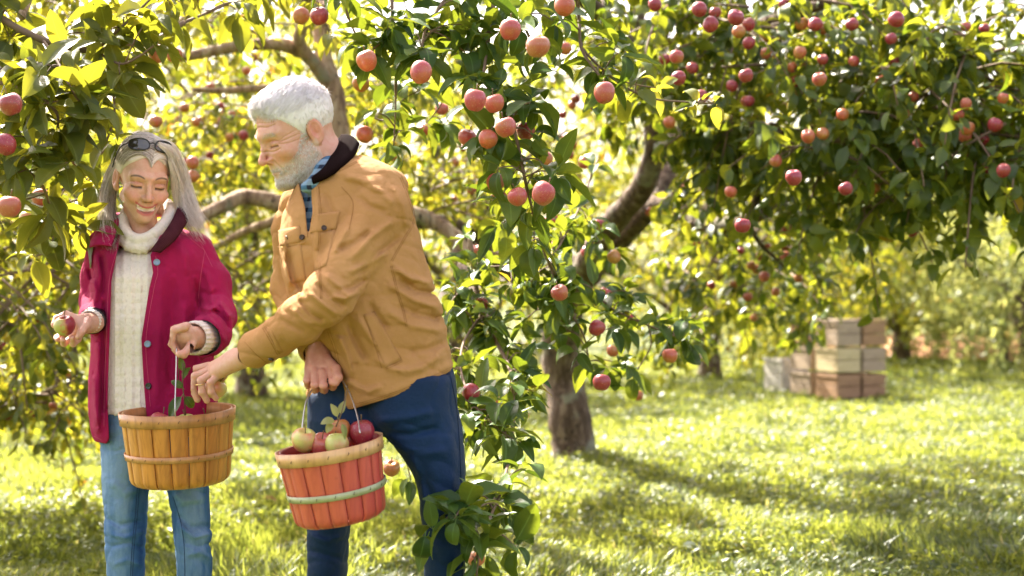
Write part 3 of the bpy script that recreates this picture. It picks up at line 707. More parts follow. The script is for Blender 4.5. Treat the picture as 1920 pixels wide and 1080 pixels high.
GM, GR, GL = 'apples hanging in the middle boughs', 'apples hanging in the right crown', 'apples hanging over the woman'
apples('over the man\'s shoulder', GM, [(688, 114, 41, 'o'), (789, 136, 43, 'p'), (677, 156, 34, 'o'), (684, 252, 35, 'o')])
apples('at the top edge above the man\'s head', GM, [(599, 30, 37, 'r'), (565, 30, 33, 'o')])
apples('high in the middle bough near the top edge', GM, [(956, 56, 43, 'p'), (1008, 87, 48, 'p'), (1058, 11, 42, 'o')])
apples('of the touching pair topping the hanging bough', GM, [(891, 188, 44, 'p'), (927, 194, 40, 'p')])
apples('in the row of four under the touching pair', GM, [(948, 239, 43, 'p'), (986, 246, 37, 'r'), (876, 258, 36, 'p'), (915, 261, 39, 'o')])
apples('in the bunch ending the hanging bough', GM, [(929, 341, 39, 'p'), (1019, 363, 46, 'p'), (971, 369, 40, 'p'), (935, 376, 37, 'o')])
apples('behind the hanging bough, half shaded', GM, [(1021, 300, 34, 'o'), (828, 204, 27, 'p'), (796, 243, 25, 'o'), (734, 291, 23, 'p'), (740, 85, 24, 'p'), (1096, 305, 26, 'p')])
apples('in the yellow leaves of the side twig', GM, [(1133, 174, 42, 'p'), (1114, 190, 34, 'o'), (1060, 91, 27, 'o')])
apples('above the fork of the trunk', GM, [(1034, 414, 29, 'p'), (1045, 461, 27, 'p'), (1101, 473, 26, 'p'), (1151, 482, 27, 'o'), (1121, 424, 27, 'r')])
apples('in front of the top of the dark trunk', GM, [(1050, 549, 35, 'p'), (1138, 549, 27, 'p'), (1119, 615, 32, 'r'), (1162, 556, 20, 'o'), (1149, 658, 25, 'o'), (1180, 599, 22, 'p')])
apples('hanging low in front of the trunk', GM, [(1128, 717, 36, 'r'), (1196, 742, 22, 'o'), (1256, 667, 31, 'o')])
apples('beside the man\'s jacket, over the grass', GM, [(902, 572, 31, 'r'), (892, 471, 24, 'o')])
apples('among leaves beside the man\'s thigh', GM, [(883, 737, 36, 'r'), (937, 752, 28, 'p'), (913, 825, 32, 'o'), (984, 780, 16, 'p')])
apples('hanging low by the man\'s leg', GM, [(734, 878, 34, 'o'), (893, 1048, 34, 'o')])
apples('at the very top left of the right crown', GR, [(1228, 9, 27, 'r'), (1261, 7, 22, 'r')])
apples('of the purple-red three at the top', GR, [(1311, 18, 31, 'r'), (1341, 24, 25, 'r'), (1332, 46, 31, 'r')], 160)
apples('of the dense four-apple bunch at the top', GR, [(1380, 33, 33, 'r'), (1404, 46, 26, 'r'), (1385, 60, 27, 'o'), (1404, 81, 26, 'r')], 160)
apples('beside the upper dark limb', GR, [(1270, 70, 18, 'p'), (1246, 111, 24, 'r'), (1269, 107, 29, 'p'), (1298, 128, 24, 'r'), (1272, 147, 30, 'r')])
apples('in dark leaves below the dense bunch', GR, [(1399, 142, 29, 'r'), (1404, 190, 24, 'r'), (1355, 107, 22, 'o'), (1433, 70, 23, 'o'), (1467, 200, 21, 'o')])
apples('above the tip of the yellow side twig', GR, [(1315, 182, 27, 'r'), (1255, 230, 24, 'o')])
apples('over the orchard lane, out in the light', GR, [(1455, 302, 25, 'p'), (1488, 333, 33, 'r'), (1392, 423, 32, 'r'), (1370, 360, 25, 'o'), (1330, 348, 20, 'o')])
apples('near the top edge over the crates', GR, [(1529, 46, 28, 'r'), (1598, 46, 26, 'r'), (1681, 37, 32, 'r'), (1587, 13, 19, 'o'), (1470, 8, 24, 'r')])
apples('in the second tier of leaves over the crates', GR, [(1536, 149, 29, 'p'), (1564, 125, 22, 'o'), (1511, 127, 22, 'o'), (1580, 215, 25, 'o'), (1685, 141, 18, 'r')])
apples('under the long thin horizontal limb', GR, [(1515, 256, 27, 'o'), (1543, 251, 25, 'o'), (1699, 217, 24, 'o'), (1586, 354, 28, 'r'), (1640, 355, 23, 'o'), (1711, 435, 22, 'r')])
apples('near the right edge', GR, [(1853, 315, 25, 'r'), (1881, 320, 27, 'r'), (1816, 303, 24, 'o'), (1830, 333, 23, 'o'), (1805, 354, 19, 'o'), (1902, 389, 21, 'o'), (1867, 227, 22, 'o')])
apples('deep in the darkest leaves', GR, [(1844, 95, 16, 'r'), (1789, 83, 18, 'r'), (1708, 60, 18, 'r')])
apples('at the left edge', GL, [(20, 196, 46, 'r'), (10, 271, 42, 'r'), (18, 388, 46, 'p'), (52, 411, 33, 'g'), (27, 424, 21, 'g')], 150)
apples('of the pair left of the tree limb', GL, [(295, 101, 36, 'p'), (326, 103, 33, 'o')])
apples('hidden among the left leaves', GL, [(76, 370, 36, 'p'), (56, 130, 32, 'r'), (120, 190, 18, 'p'), (238, 122, 25, 'o'), (90, 21, 18, 'o')])
apples('blurred behind the couple', GL, [(292, 228, 26, 'o'), (361, 305, 25, 'o'), (361, 331, 25, 'o'), (346, 203, 20, 'o'), (416, 215, 16, 'p'), (430, 258, 18, 'o')])
apples('on the low bough at the left', 'apples on the low left bough', [(15, 780, 18, 'r'), (65, 775, 18, 'r'), (100, 762, 17, 'o'), (38, 585, 18, 'o'), (5, 650, 19, 'r'), (128, 700, 16, 'o')], 130)
NTH = 'first second third fourth fifth sixth seventh eighth ninth tenth eleventh twelfth thirteenth fourteenth fifteenth sixteenth'.split()
def far_apples(label, group, bs, s=.027):
    P_ = np.vstack([blob(px, py, d, wx, wy, wd, n)[0] for (px, py, d, wx, wy, wd, n) in bs]); x, y = CX + P_[:, 0] / P_[:, 1] * F, -(P_[:, 2] - CZ) / P_[:, 1]
    P_, x = P_[np.argsort(y)], x[np.argsort(y)]; nr = 3 if len(P_) > 20 else 2; names = ['upper', 'middle', 'lower'] if nr == 3 else ['upper', 'lower']
    for k in range(nr):
        R_ = P_[k * len(P_) // nr:(k + 1) * len(P_) // nr]; xs = x[k * len(P_) // nr:(k + 1) * len(P_) // nr]
        for i, p in enumerate(R_[np.argsort(xs)]):
            kd = ('apple_orange', 'apple_red', 'apple_pink')[rng.integers(0, 3)]
            apple_at(p, s * rng.uniform(.85, 1.15), kd, '%s %s, %s from left in the %s tier' % ({'apple_orange': 'orange', 'apple_red': 'red', 'apple_pink': 'pink'}[kd], label, NTH[i], names[k]), group, None, False)
far_apples('blurred apple behind the couple', 'blurred apples behind the couple', [(430, 230, 9, 160, 130, .8, 22), (90, 520, 7.4, 100, 150, .5, 12), (330, 500, 9, 90, 60, .5, 5)])
far_apples('blurred apple left of the crates', 'blurred apples left of the crates', [(1420, 500, 8.4, 150, 140, .6, 24), (1260, 340, 9, 80, 100, .8, 6)])
far_apples('blurred apple between man and trunk', 'blurred apples between man and trunk', [(850, 330, 9, 80, 100, .6, 9), (1060, 240, 8.5, 60, 100, .6, 8)])
far_apples('apple in the thick right crown', 'half hidden apples in the thick right crown', [(1560, 110, 6.3, 340, 100, .35, 20), (1800, 220, 6.1, 120, 80, .3, 10)])
# ------------------------------------------------------------------ sculpting: signed distance shapes turned into one smooth mesh
def smin(a, b, k): h = np.clip(.5 + .5 * (b - a) / k, 0, 1); return b * (1 - h) + a * h - k * h * (1 - h)
def smax(a, b, k): return -smin(-a, -b, k)
def cap(P, a, b, ra, rb=None):
    a = np.asarray(a, np.float32); b = np.asarray(b, np.float32); rb = ra if rb is None else rb
    ba = b - a; pa = P - a; h = np.clip(pa @ ba / (ba @ ba + 1e-12), 0, 1)
    return np.linalg.norm(pa - h[:, None] * ba, axis=1) - (ra + (rb - ra) * h)
def ell(P, c, r, Rm=None):
    q = P - np.asarray(c, np.float32)
    if Rm is not None: q = q @ np.asarray(Rm, np.float32)
    r = np.asarray(r, np.float32); k0 = np.linalg.norm(q / r, axis=1); k1 = np.linalg.norm(q / (r * r), axis=1)
    return k0 * (k0 - 1) / (k1 + 1e-9)
def chain(P, pts, rad, k=.01):
    """limb: capsules of changing radius joined smoothly"""
    d = None
    for i in range(len(pts) - 1):
        e = cap(P, pts[i], pts[i + 1], rad[i], rad[i + 1]); d = e if d is None else smin(d, e, k)
    return d
def ecap(P, a, b, ra, rb, flat, ax):
    """capsule flattened along the direction ax by the factor flat"""
    a = np.asarray(a, float); b = np.asarray(b, float); ax = unit(ax)
    def sq(v): return v + np.outer(np.asarray(v @ ax), ax) * (1 / flat - 1) if v.ndim > 1 else v + ax * (v @ ax) * (1 / flat - 1)
    return cap(sq(P - a).astype(np.float32), a * 0, sq(b - a), ra, rb) * (flat * .5 + .5)
def pix(P):
    return CX + P[:, 0] / P[:, 1] * F, HY - (P[:, 2] - CZ) / P[:, 1] * F
def polyd(x, y, pts):
    """distance in photograph pixels from a drawn line"""
    d = np.full(len(x), 1e9, np.float32); pts = np.asarray(pts, float)
    for a, b in zip(pts[:-1], pts[1:]):
        ba = b - a; h = np.clip(((x - a[0]) * ba[0] + (y - a[1]) * ba[1]) / (ba @ ba + 1e-9), 0, 1)
        d = np.minimum(d, np.hypot(x - a[0] - h * ba[0], y - a[1] - h * ba[1]))
    return d
def inpoly(x, y, pts):
    c = np.zeros(len(x), bool); n = len(pts)
    for i in range(n):
        (x1, y1), (x2, y2) = pts[i], pts[(i + 1) % n]
        c ^= ((y1 > y) != (y2 > y)) & (x < (x2 - x1) * (y - y1) / (y2 - y1 + 1e-9) + x1)
    return c
def sdpoly(x, y, pts):
    d = polyd(x, y, list(pts) + [pts[0]]); return np.where(inpoly(x, y, pts), -d, d)
def folds(x, y, L):
    """drawn folds: (points, width in pixels, height in metres), ridges are positive"""
    o = np.zeros(len(x), np.float32)
    for pts, w, a in L:
        pts = np.asarray(pts, float); lo = pts.min(0) - 3 * w; hi = pts.max(0) + 3 * w
        k = (x > lo[0]) & (x < hi[0]) & (y > lo[1]) & (y < hi[1])
        if not k.any(): continue
        xx, yy = x[k], y[k]; dd = polyd(xx, yy, pts)
        e0 = np.hypot(xx - pts[0, 0], yy - pts[0, 1]); e1 = np.hypot(xx - pts[-1, 0], yy - pts[-1, 1])
        o[k] += a * np.exp(-(dd / w) ** 2) * np.clip(e0 / (2.2 * w), 0, 1) * np.clip(e1 / (2.2 * w), 0, 1)
    return o
def n3(P, s, seed=0):
    """smooth 3D noise, -1..1"""
    r_ = np.random.default_rng(seed); o = np.zeros(len(P), np.float32)
    for k in range(7):
        w = unit(r_.normal(0, 1, 3)) * r_.uniform(.6, 1.5) / s * 2; v = unit(r_.normal(0, 1, 3)) / s
        o += np.sin(P @ w + 1.5 * np.sin(P @ v + k) + r_.uniform(0, 6))
    return o / 4
def slab(rows, dep):
    """a body given by its outline in the photograph: rows (py, left px, right px, centre depth, half thickness); distance function"""
    rows = np.array(rows, float); py = rows[:, 0]
    t = np.linspace(py[0], py[-1], 80)
    def sm(v):
        v = np.interp(t, py, v); k = np.array([1, 2, 3, 2, 1]) / 9; e = np.pad(v, 2, mode='edge'); return np.convolve(e, k, 'valid')
    z = CZ + (HY - t) / F * dep
    cx = (sm(rows[:, 1]) + sm(rows[:, 2])) / 2; rx = (sm(rows[:, 2]) - sm(rows[:, 1])) / 2 * dep / F
    cx = (cx - CX) / F * dep; cy_ = sm(rows[:, 3]); ry = sm(rows[:, 4])
    zz = z[::-1]; top, bot = z[0], z[-1]
    def f(P, n=2.3):
        g = lambda v: np.interp(P[:, 2], zz, v[::-1]).astype(np.float32)
        a, b, u, v = g(rx), g(ry), P[:, 0] - g(cx), P[:, 1] - g(cy_)
        k0 = ((np.abs(u) / a) ** n + (np.abs(v) / b) ** n) ** (1 / n)
        d = (k0 - 1) * np.sqrt(a * b) * .9
        return smax(smax(d, P[:, 2] - top, .02), bot - P[:, 2], .008)
    return f
def surface(fn, lo, hi, vox, refine=1):
    """surface nets over a block-sparse grid"""
    lo = np.asarray(lo, float); hi = np.asarray(hi, float); B = 8
    nb = np.ceil((hi - lo) / (vox * B)).astype(int) + 1; n = nb * B
    gi = np.stack(np.meshgrid(*[np.arange(k) for k in nb], indexing='ij'), -1).reshape(-1, 3)
    cen = (lo + (gi * B + (B - 1) / 2) * vox).astype(np.float32)
    dc = np.concatenate([fn(cen[i:i + 60000]) for i in range(0, len(cen), 60000)])
    act = np.abs(dc) < vox * B * 1.35
    D = np.repeat(np.repeat(np.repeat(np.where(dc < 0, -1., 1.).astype(np.float32).reshape(nb), B, 0), B, 1), B, 2)
    off = np.stack(np.meshgrid(*[np.arange(B)] * 3, indexing='ij'), -1).reshape(-1, 3)
    A = gi[act]
    for s in range(0, len(A), 400):
        ii = (A[s:s + 400, None] * B + off[None]).reshape(-1, 3)
        D[ii[:, 0], ii[:, 1], ii[:, 2]] = fn((lo + ii * vox).astype(np.float32))
    ins = D < 0; c = np.zeros(tuple(n - 1), np.uint8)
    for dx in (0, 1):
        for dy in (0, 1):
            for dz in (0, 1): c += ins[dx:n[0] - 1 + dx, dy:n[1] - 1 + dy, dz:n[2] - 1 + dz]
    I = np.argwhere((c > 0) & (c < 8)); idm = np.full(tuple(n - 1), -1, np.int32); idm[tuple(I.T)] = np.arange(len(I))
    acc = np.zeros((len(I), 3)); cnt = np.zeros(len(I))
    cor = [np.array(k) for k in np.ndindex(2, 2, 2)]
    for a in cor:
        for ax in range(3):
            if a[ax]: continue
            b = a.copy(); b[ax] = 1
            va = D[tuple((I + a).T)]; vb = D[tuple((I + b).T)]; k = (va < 0) != (vb < 0)
            t = np.where(k, va / np.where(k, va - vb, 1), 0); p = np.repeat(a[None].astype(float), len(I), 0); p[:, ax] += t
            acc += p * k[:, None]; cnt += k
    V = lo + (I + acc / cnt[:, None]) * vox
    Q = []
    for ax in range(3):
        sl0 = [slice(0, n[k] - 1) for k in range(3)]; sl1 = list(sl0); sl1[ax] = slice(1, n[ax])
        u, v = (ax + 1) % 3, (ax + 2) % 3
        e = np.argwhere(ins[tuple(sl0)] != ins[tuple(sl1)]); e = e[(e[:, u] > 0) & (e[:, v] > 0)]
        fl = ins[tuple(e.T)]; eu = np.zeros(3, int); eu[u] = 1; ev = np.zeros(3, int); ev[v] = 1
        q = np.stack([idm[tuple((e - eu - ev).T)], idm[tuple((e - ev).T)], idm[tuple(e.T)], idm[tuple((e - eu).T)]], -1)
        q = np.where(fl[:, None], q, q[:, ::-1]); Q.append(q[(q >= 0).all(1)])
    Q = np.vstack(Q)
    for _ in range(refine):
        h = vox * .5; g = np.zeros_like(V); p32 = V.astype(np.float32); d0 = fn(p32)
        for ax in range(3):
            e = np.zeros(3, np.float32); e[ax] = h; g[:, ax] = (fn(p32 + e) - fn(p32 - e)) / (2 * h)
        gn = (g ** 2).sum(1); mv = -np.clip(d0, -vox, vox)[:, None] * g / np.maximum(gn, .3)[:, None]
        V = V + np.clip(mv, -vox, vox) * .8
    return V, Q
def cut(V, Q, keep):
    """keep only the faces whose vertices are all kept"""
    q = Q[keep[Q].all(1)]; used = np.zeros(len(V), bool); used[q] = True; mp = np.cumsum(used) - 1
    return V[used], mp[q], used
def rot(yaw, pitch, roll):
    """head turning: the face looks along -y; yaw turns it to image right, pitch down, roll tips the crown to image right"""
    return np.array(Matrix.Rotation(R(yaw), 3, 'Z') @ Matrix.Rotation(R(pitch), 3, 'X') @ Matrix.Rotation(R(roll), 3, 'Y'))

# ---- a head in its own frame, centimetres: x image right, -y the way the face looks, z up; eyes at z = 0
def head_sdf(q, male):
    x, y, z = q.T; ax = np.abs(x); qs = np.stack([ax, y, z], -1)
    E = lambda c, r: ell(qs, c, r)
    d = ell(q, (0, 1.6, 3.6), (7.5, 9.5, 8.4) if male else (7.1, 9.0, 8.3))
    d = smin(d, ell(q, (0, -3.6, -1.5), (6.3, 5.6, 8.0) if male else (5.55, 5.25, 7.5)), 2.2)
    jw = 5.5 if male else 4.2
    d = smin(d, cap(qs, (jw, 0.2, -5.2), (1.8 if male else 1.2, -6.6, -9.6 if male else -9.0), 1.6, 1.8 if male else 1.5), 2.0)
    d = smin(d, ell(q, (0, -7.6, -9.9 if male else -9.3), (2.5, 2.0, 1.8) if male else (1.9, 1.8, 1.6)), 1.6)
    d = smin(d, ell(q, (0, -6.6, -5.8), (3.6 if male else 3.1, 2.6, 3.4)), 1.6)
    d = smin(d, cap(qs, (.6, -8.3, 2.0), (4.3, -6.6, 2.2), 1.05 if male else .75, .9), 1.4)      # brow
    d = smin(d, ell(qs, (4.3, -5.8, -2.8), (2.0, 1.9, 1.6)), 1.6)                                  # cheek bone
    if not male: d = smin(d, ell(qs, (3.4, -6.9, -3.9), (1.7, 1.6, 1.5)), 1.0)                     # smiling cheek
    d = smax(d, -ell(qs, (3.1, -9.8, -.2), (1.9, 1.9, 1.35)), 1.3)                                # socket
    eye = smin(ell(qs, (3.1, -6.85, -.2), (1.55, 1.45, 1.15)), cap(qs, (1.6, -7.6, -.55), (4.4, -6.5, -.35), .55), .5)
    d = smin(d, eye, .35)
    lid = np.abs(z + .75 + (.04 * (ax - 3.1) ** 2) * (1 if male else -1)) ; onlid = (ax > 1.7) & (ax < 4.6) & (y < -5)
    d = d + np.where(onlid, .24 * np.exp(-(lid / .18) ** 2), 0)
    crease = np.abs(z - .62 + .10 * (ax - 3.0) ** 2); d = d + np.where(onlid, .22 * np.exp(-(crease / .2) ** 2), 0)
    # nose
    nl = 11.3 if male else 10.7
    nose = smin(cap(q, (0, -8.2, 1.0), (0, -nl + .5, -3.0), .65, .80), ell(q, (0, -nl + .45, -3.4), (1.0, 1.0, .85)), .7)
    nose = smin(nose, ell(qs, (1.15 if male else 1.0, -9.3, -3.7), (.8, 1.1, .72)), .5)
    d = smin(d, nose, .8)
    d = smax(d, -ell(qs, (.62, -9.7, -4.45), (.42, .7, .45)), .25)
    # nose to mouth folds
    f = np.abs((ax - 1.9) - (-(z + 4.2)) * .45); d = d + np.where((z < -3.6) & (z > -7) & (y < -5), (.26 if male else .20) * np.exp(-(f / .35) ** 2) * np.clip((z + 7) / 1.5, 0, 1), 0)
    # mouth
    if male:
        d = smin(d, cap(qs, (0, -9.1, -6.15), (1.9, -8.2, -6.45), .42, .2), .4); d = smin(d, cap(qs, (0, -9.0, -7.1), (1.7, -8.2, -6.8), .5, .2), .4)
        d = d + np.where((ax < 2.5) & (y < -5), .28 * np.exp(-((z + 6.62 + .03 * ax ** 2) / .16) ** 2), 0)
    else:
        zc = -6.9 + .13 * ax ** 2
        d = smin(d, cap(qs, (0, -8.95, -5.85), (3.0, -7.2, -5.5), .34, .15), .3); d = smin(d, cap(qs, (0, -8.85, -8.1), (2.4, -7.5, -6.7), .46, .15), .35)
        op = ell(np.stack([ax, y, z - .125 * ax ** 2], -1), (0, -8.9, -6.95), (3.0, 1.7, .68)); d = smax(d, -op, .10)
        d = smin(d, ell(q, (0, -6.25, -6.6), (2.6, 1.75, 1.2)), .05)                                # teeth
    # ears
    er = 7.1 if male else 6.7
    ea = np.stack([ax - er - .22 * (y - 1.4), y, z], -1)
    ear = ell(ea, (.35, 1.6, -.9), (.55, 1.9, 3.0)); ear = smin(ear, ell(ea, (.1, .9, -3.2), (.5, .9, 1.1)), .5)
    ear = smax(ear, -ell(ea, (1.0, 1.5, -.6), (.75, 1.15, 2.0)), .25)
    ear = smin(ear, ell(ea, (.25, 2.0, -.4), (.35, .5, 1.2)), .3)
    d = smin(d, ear, .4)
    if male:                                                                                     # forehead lines, crow's feet
        for zz, w_ in ((4.2, .10), (5.1, .10), (6.0, .08)): d = d + np.where((ax < 4.8) & (y < 0), 1.9 * w_ * np.exp(-((z - zz - .25 * np.cos(x * .9)) / .18) ** 2), 0)
        d = d + np.where((y < -6) & (ax < 5), .24 * np.exp(-((z + 1.9 - .1 * (ax - 3) ** 2) / .25) ** 2), 0)
        for s in (-.8, 0, .7): d = d + np.where((ax > 4.6) & (y < 0), .16 * np.exp(-((z - s * (ax - 4) * .6 + .1) / .14) ** 2) * np.clip((7.2 - ax) / 1, 0, 1), 0)
    else:
        for s in (-.7, 0, .6): d = d + np.where((ax > 4.5) & (y < 0), .06 * np.exp(-((z - s * (ax - 4) * .6 + .1) / .14) ** 2) * np.clip((6.6 - ax) / 1, 0, 1), 0)
    return d
def head_col(q, male):
    x, y, z = q.T; ax = np.abs(x); n = len(q)
    base = np.array([.60, .34, .235]) if male else np.array([.62, .37, .255])
    C = np.repeat(base[None], n, 0)
    def paint(w, c): nonlocal C; w = np.clip(w, 0, 1)[:, None]; C = C * (1 - w) + np.array(c) * w
    g = lambda c, s: np.exp(-(((np.stack([ax, y, z], -1) - c) / s) ** 2).sum(1))
    red = [.62, .22, .15]
    paint((.5 if male else .35) * g((4, -6, -3), (2, 3, 1.6)), red); paint((.65 if male else .3) * g((0, -10.5, -3.4), (1.5, 1.6, 1.4)), red)
    paint(.6 * g((7.4, 1.6, -.8), (1.4, 2.4, 3.4)), [.60, .20, .14])
    front = y < -5.0
    lash = np.exp(-((z + .80 + .05 * (ax - 3.1) ** 2 * (1 if male else -1)) / (.20 if male else .36)) ** 2) * (ax > 1.75) * (ax < 4.6) * front
    paint(lash * (.65 if male else .95), [.06, .035, .03])
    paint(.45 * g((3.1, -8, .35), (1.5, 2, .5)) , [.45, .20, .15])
    bz = 2.45 - .16 * (ax - 3.3) ** 2 if not male else 2.0 - .06 * (ax - 3) ** 2
    br = np.exp(-((z - bz) / (.27 if not male else .5)) ** 4) * (ax > 1.4) * (ax < 5.0) * (y < -4) * np.clip((ax - 1.2) * 2, 0, 1)
    paint(br * (1.0 if not male else .5), [.13, .08, .05] if not male else [.45, .36, .30])
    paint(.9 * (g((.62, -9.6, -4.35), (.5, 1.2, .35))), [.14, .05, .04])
    if male:
        lip = np.exp(-(((z + 6.75) / .65) ** 4)) * (ax < 2.1) * (y < -7.6); paint(lip * .6, [.50, .19, .15])
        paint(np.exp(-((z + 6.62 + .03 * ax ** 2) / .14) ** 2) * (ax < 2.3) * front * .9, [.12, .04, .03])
        st = np.clip((-z - 4.6 + .55 * np.clip(y + 4, 0, 9)) / 1.0, 0, 1) * (y < 1) * (ax > 0); paint(.5 * st, [.62, .52, .46])
    else:
        zz = z - .125 * ax ** 2 + 6.95; k = (ax < 3.1) & (y < -6.0)
        paint(np.exp(-((zz - .92) / .34) ** 4) * k * .9, [.48, .09, .11]); paint(np.exp(-((zz + 1.02) / .48) ** 4) * (ax < 2.4) * k * .9, [.54, .15, .15])
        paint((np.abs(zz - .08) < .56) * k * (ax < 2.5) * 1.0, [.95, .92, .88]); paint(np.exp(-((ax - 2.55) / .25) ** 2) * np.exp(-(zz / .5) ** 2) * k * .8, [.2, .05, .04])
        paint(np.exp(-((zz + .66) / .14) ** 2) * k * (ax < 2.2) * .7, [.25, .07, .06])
        paint(.35 * g((4, -6.5, -3.4), (1.8, 3, 1.4)), red)
    return C
def m_skin(name, tint=1.0):
    m, nt, b = mat(name); c = attr(nt, 'Col', 0)
    c = mix(nt, c, mix(nt, c, (.85, .58, .50), 1.0, 'MULTIPLY'), math_(nt, 'MULTIPLY', ramp(nt, noise(nt, 70, 5, rough=.7), [(.35, (0, 0, 0)), (.7, (1, 1, 1))]), .6))
    nt.links.new(c, b.inputs['Base Color']); b.inputs['Roughness'].default_value = .48
    b.inputs['Subsurface Weight'].default_value = .12; b.inputs['Subsurface Radius'].default_value = (1, .35, .2); b.inputs['Subsurface Scale'].default_value = .008
    bump(nt, b, noise(nt, 260, 5, rough=.7), .5, .0020); return m
M['skin'] = m_skin('skin')
# ---- a hand: palm and five chains of joints given in the world, radii in metres
def hand_sdf(P, H, k=.0035):
    d = None
    for a, b, ra, rb in H['palm']:
        e = cap(P, a, b, ra, rb); d = e if d is None else smin(d, e, .014)
    for pts, rad in H['fingers']:
        pr = [rad * f for f in (1.08, 1.0, .93, .84)][:len(pts)]
        e = chain(P, pts, pr, .0025)
        for j in pts[1:-1]: e = smin(e, ell(P, j, (rad * 1.03,) * 3), .003)
        d = smin(d, e, k)
    return d
def nails(H, col=(.72, .45, .38)):
    out = []
    for pts, rad in H['fingers']: out.append((np.asarray(pts[-1], float), rad))
    return out
# ------------------------------------------------------------------ helpers for clothing details
from mathutils.bvhtree import BVHTree
def bvh_of(*obs):
    V, Q, n = [], [], 0
    for o in obs:
        off = np.array(parent_loc(o)); v = np.zeros(len(o.data.vertices) * 3); o.data.vertices.foreach_get('co', v)
        V += (v.reshape(-1, 3) + off).tolist(); Q += [tuple(i + n for i in p.vertices) for p in o.data.polygons]; n = len(V)
    return BVHTree.FromPolygons(V, Q)
EYE = Vector((0, 0, CZ))
def onto(b, px, py, off=0.0, fb=3.5):
    d = (Vector(W(px, py, 1.0)) - EYE).normalized(); h = b.ray_cast(EYE, d)
    if h[0] is None: return W(px, py, fb), np.array([0, -1., 0])
    n = h[1] if h[1].dot(d) < 0 else -h[1]
    return np.array(h[0] + n * off), np.array(n)
def seam(mb, b, pts, off=.0005, r=.0009, double=0, step=5):
    P_ = catmull(np.array(pts, float), 8); L = np.r_[0, np.cumsum(np.linalg.norm(np.diff(P_, axis=0), axis=1))]
    n = max(3, int(L[-1] / step)); t = np.linspace(0, L[-1], n); x = np.interp(t, L, P_[:, 0]); y = np.interp(t, L, P_[:, 1])
    tx, ty = np.gradient(x), np.gradient(y); ln = np.hypot(tx, ty) + 1e-9
    for s in ((0,) if not double else (0, double)):
        tube(mb, [onto(b, x[i] - ty[i] / ln[i] * s, y[i] + tx[i] / ln[i] * s, off)[0] for i in range(n)], r, 5, 1)
def patch(b, quad, nu, nv, off, th, name, m, parent, round_=0.0):
    """a piece of cloth lying on the garment: corners in order, laid onto the surface and given a thickness"""
    q = np.array(quad, float); F_, G = [], []
    for i in range(nv + 1):
        for j in range(nu + 1):
            u, v = j / nu, i / nv
            p = (q[0] * (1 - u) + q[1] * u) * (1 - v) + (q[3] * (1 - u) + q[2] * u) * v
            s, n = onto(b, *p); G.append(s); F_.append(n)
    G = np.array(G); Nn = unit(np.mean(F_, 0)); G = G.reshape(nv + 1, nu + 1, 3)
    for _ in range(2):
        G[1:-1, 1:-1] = (G[1:-1, 1:-1] * 2 + G[:-2, 1:-1] + G[2:, 1:-1] + G[1:-1, :-2] + G[1:-1, 2:]) / 6
    G = G.reshape(-1, 3); e = np.zeros((nv + 1, nu + 1)); e[1:-1, 1:-1] = 1; top = G + Nn * (off + th * (.55 + .45 * e.reshape(-1, 1))); bot = G - Nn * .003
    V = np.vstack([top, bot]); k = nu + 1; K = len(G); Q = []
    for i in range(nv):
        for j in range(nu):
            a = [i * k + j, i * k + j + 1, (i + 1) * k + j + 1, (i + 1) * k + j]; Q.append(a); Q.append([v + K for v in a[::-1]])
    ring = [j for j in range(nu)] + [i * k + nu for i in range(nv)] + [nv * k + j for j in range(nu, 0, -1)] + [i * k for i in range(nv, 0, -1)]
    for a, c in zip(ring, ring[1:] + ring[:1]): Q.append([c, a, a + K, c + K])
    return mk(name, V, np.array(Q), m, parent)
def sheet(A, B, th, name, m, parent, nv=5, bulge=0.0, k=6, **kw):
    """thick cloth strip between two 3D edge lines"""
    A = catmull(A, k); B = catmull(B, k); n = len(A); s = np.linspace(0, 1, nv + 1)
    G = A[:, None] * (1 - s)[None, :, None] + B[:, None] * s[None, :, None]
    tu = np.gradient(G, axis=0); tv = np.gradient(G, axis=1); nn = unit(np.cross(tu, tv)); nn *= np.sign(-(nn[..., 1:2]).mean())
    G = G + nn * bulge * np.sin(np.pi * s)[None, :, None]
    V = np.vstack([(G + nn * th / 2).reshape(-1, 3), (G - nn * th / 2).reshape(-1, 3)]); K = n * (nv + 1); kk = nv + 1; Q = []
    for i in range(n - 1):
        for j in range(nv):
            a = [i * kk + j, i * kk + j + 1, (i + 1) * kk + j + 1, (i + 1) * kk + j]; Q.append(a); Q.append([v + K for v in a[::-1]])
    ring = [j for j in range(nv)] + [i * kk + nv for i in range(n - 1)] + [(n - 1) * kk + j for j in range(nv, 0, -1)] + [i * kk for i in range(n - 1, 0, -1)]
    for a, c in zip(ring, ring[1:] + ring[:1]): Q.append([c, a, a + K, c + K])
    return mk(name, V, np.array(Q), m, parent)
def button(b, px, py, r, name, m, parent, off=.002):
    p, n = onto(b, px, py, off); A = unit(np.cross(n, [0, 0, 1])); B = np.cross(n, A); mb = MB(); k = 14; V = []
    prof = [(0, .0016), (.3, .0012), (.62, .0014), (.75, .0026), (.95, .0022), (1, .0008), (1, -.002)]
    for rr, h in prof:
        for a in np.linspace(0, 2 * np.pi, k, endpoint=False): V.append(p + r * rr * (np.cos(a) * A + np.sin(a) * B) + n * h)
    Q = [[i * k + j, i * k + (j + 1) % k, (i + 1) * k + (j + 1) % k, (i + 1) * k + j] for i in range(len(prof) - 1) for j in range(k)]
    return mk(name, V, np.array(Q), m, parent)
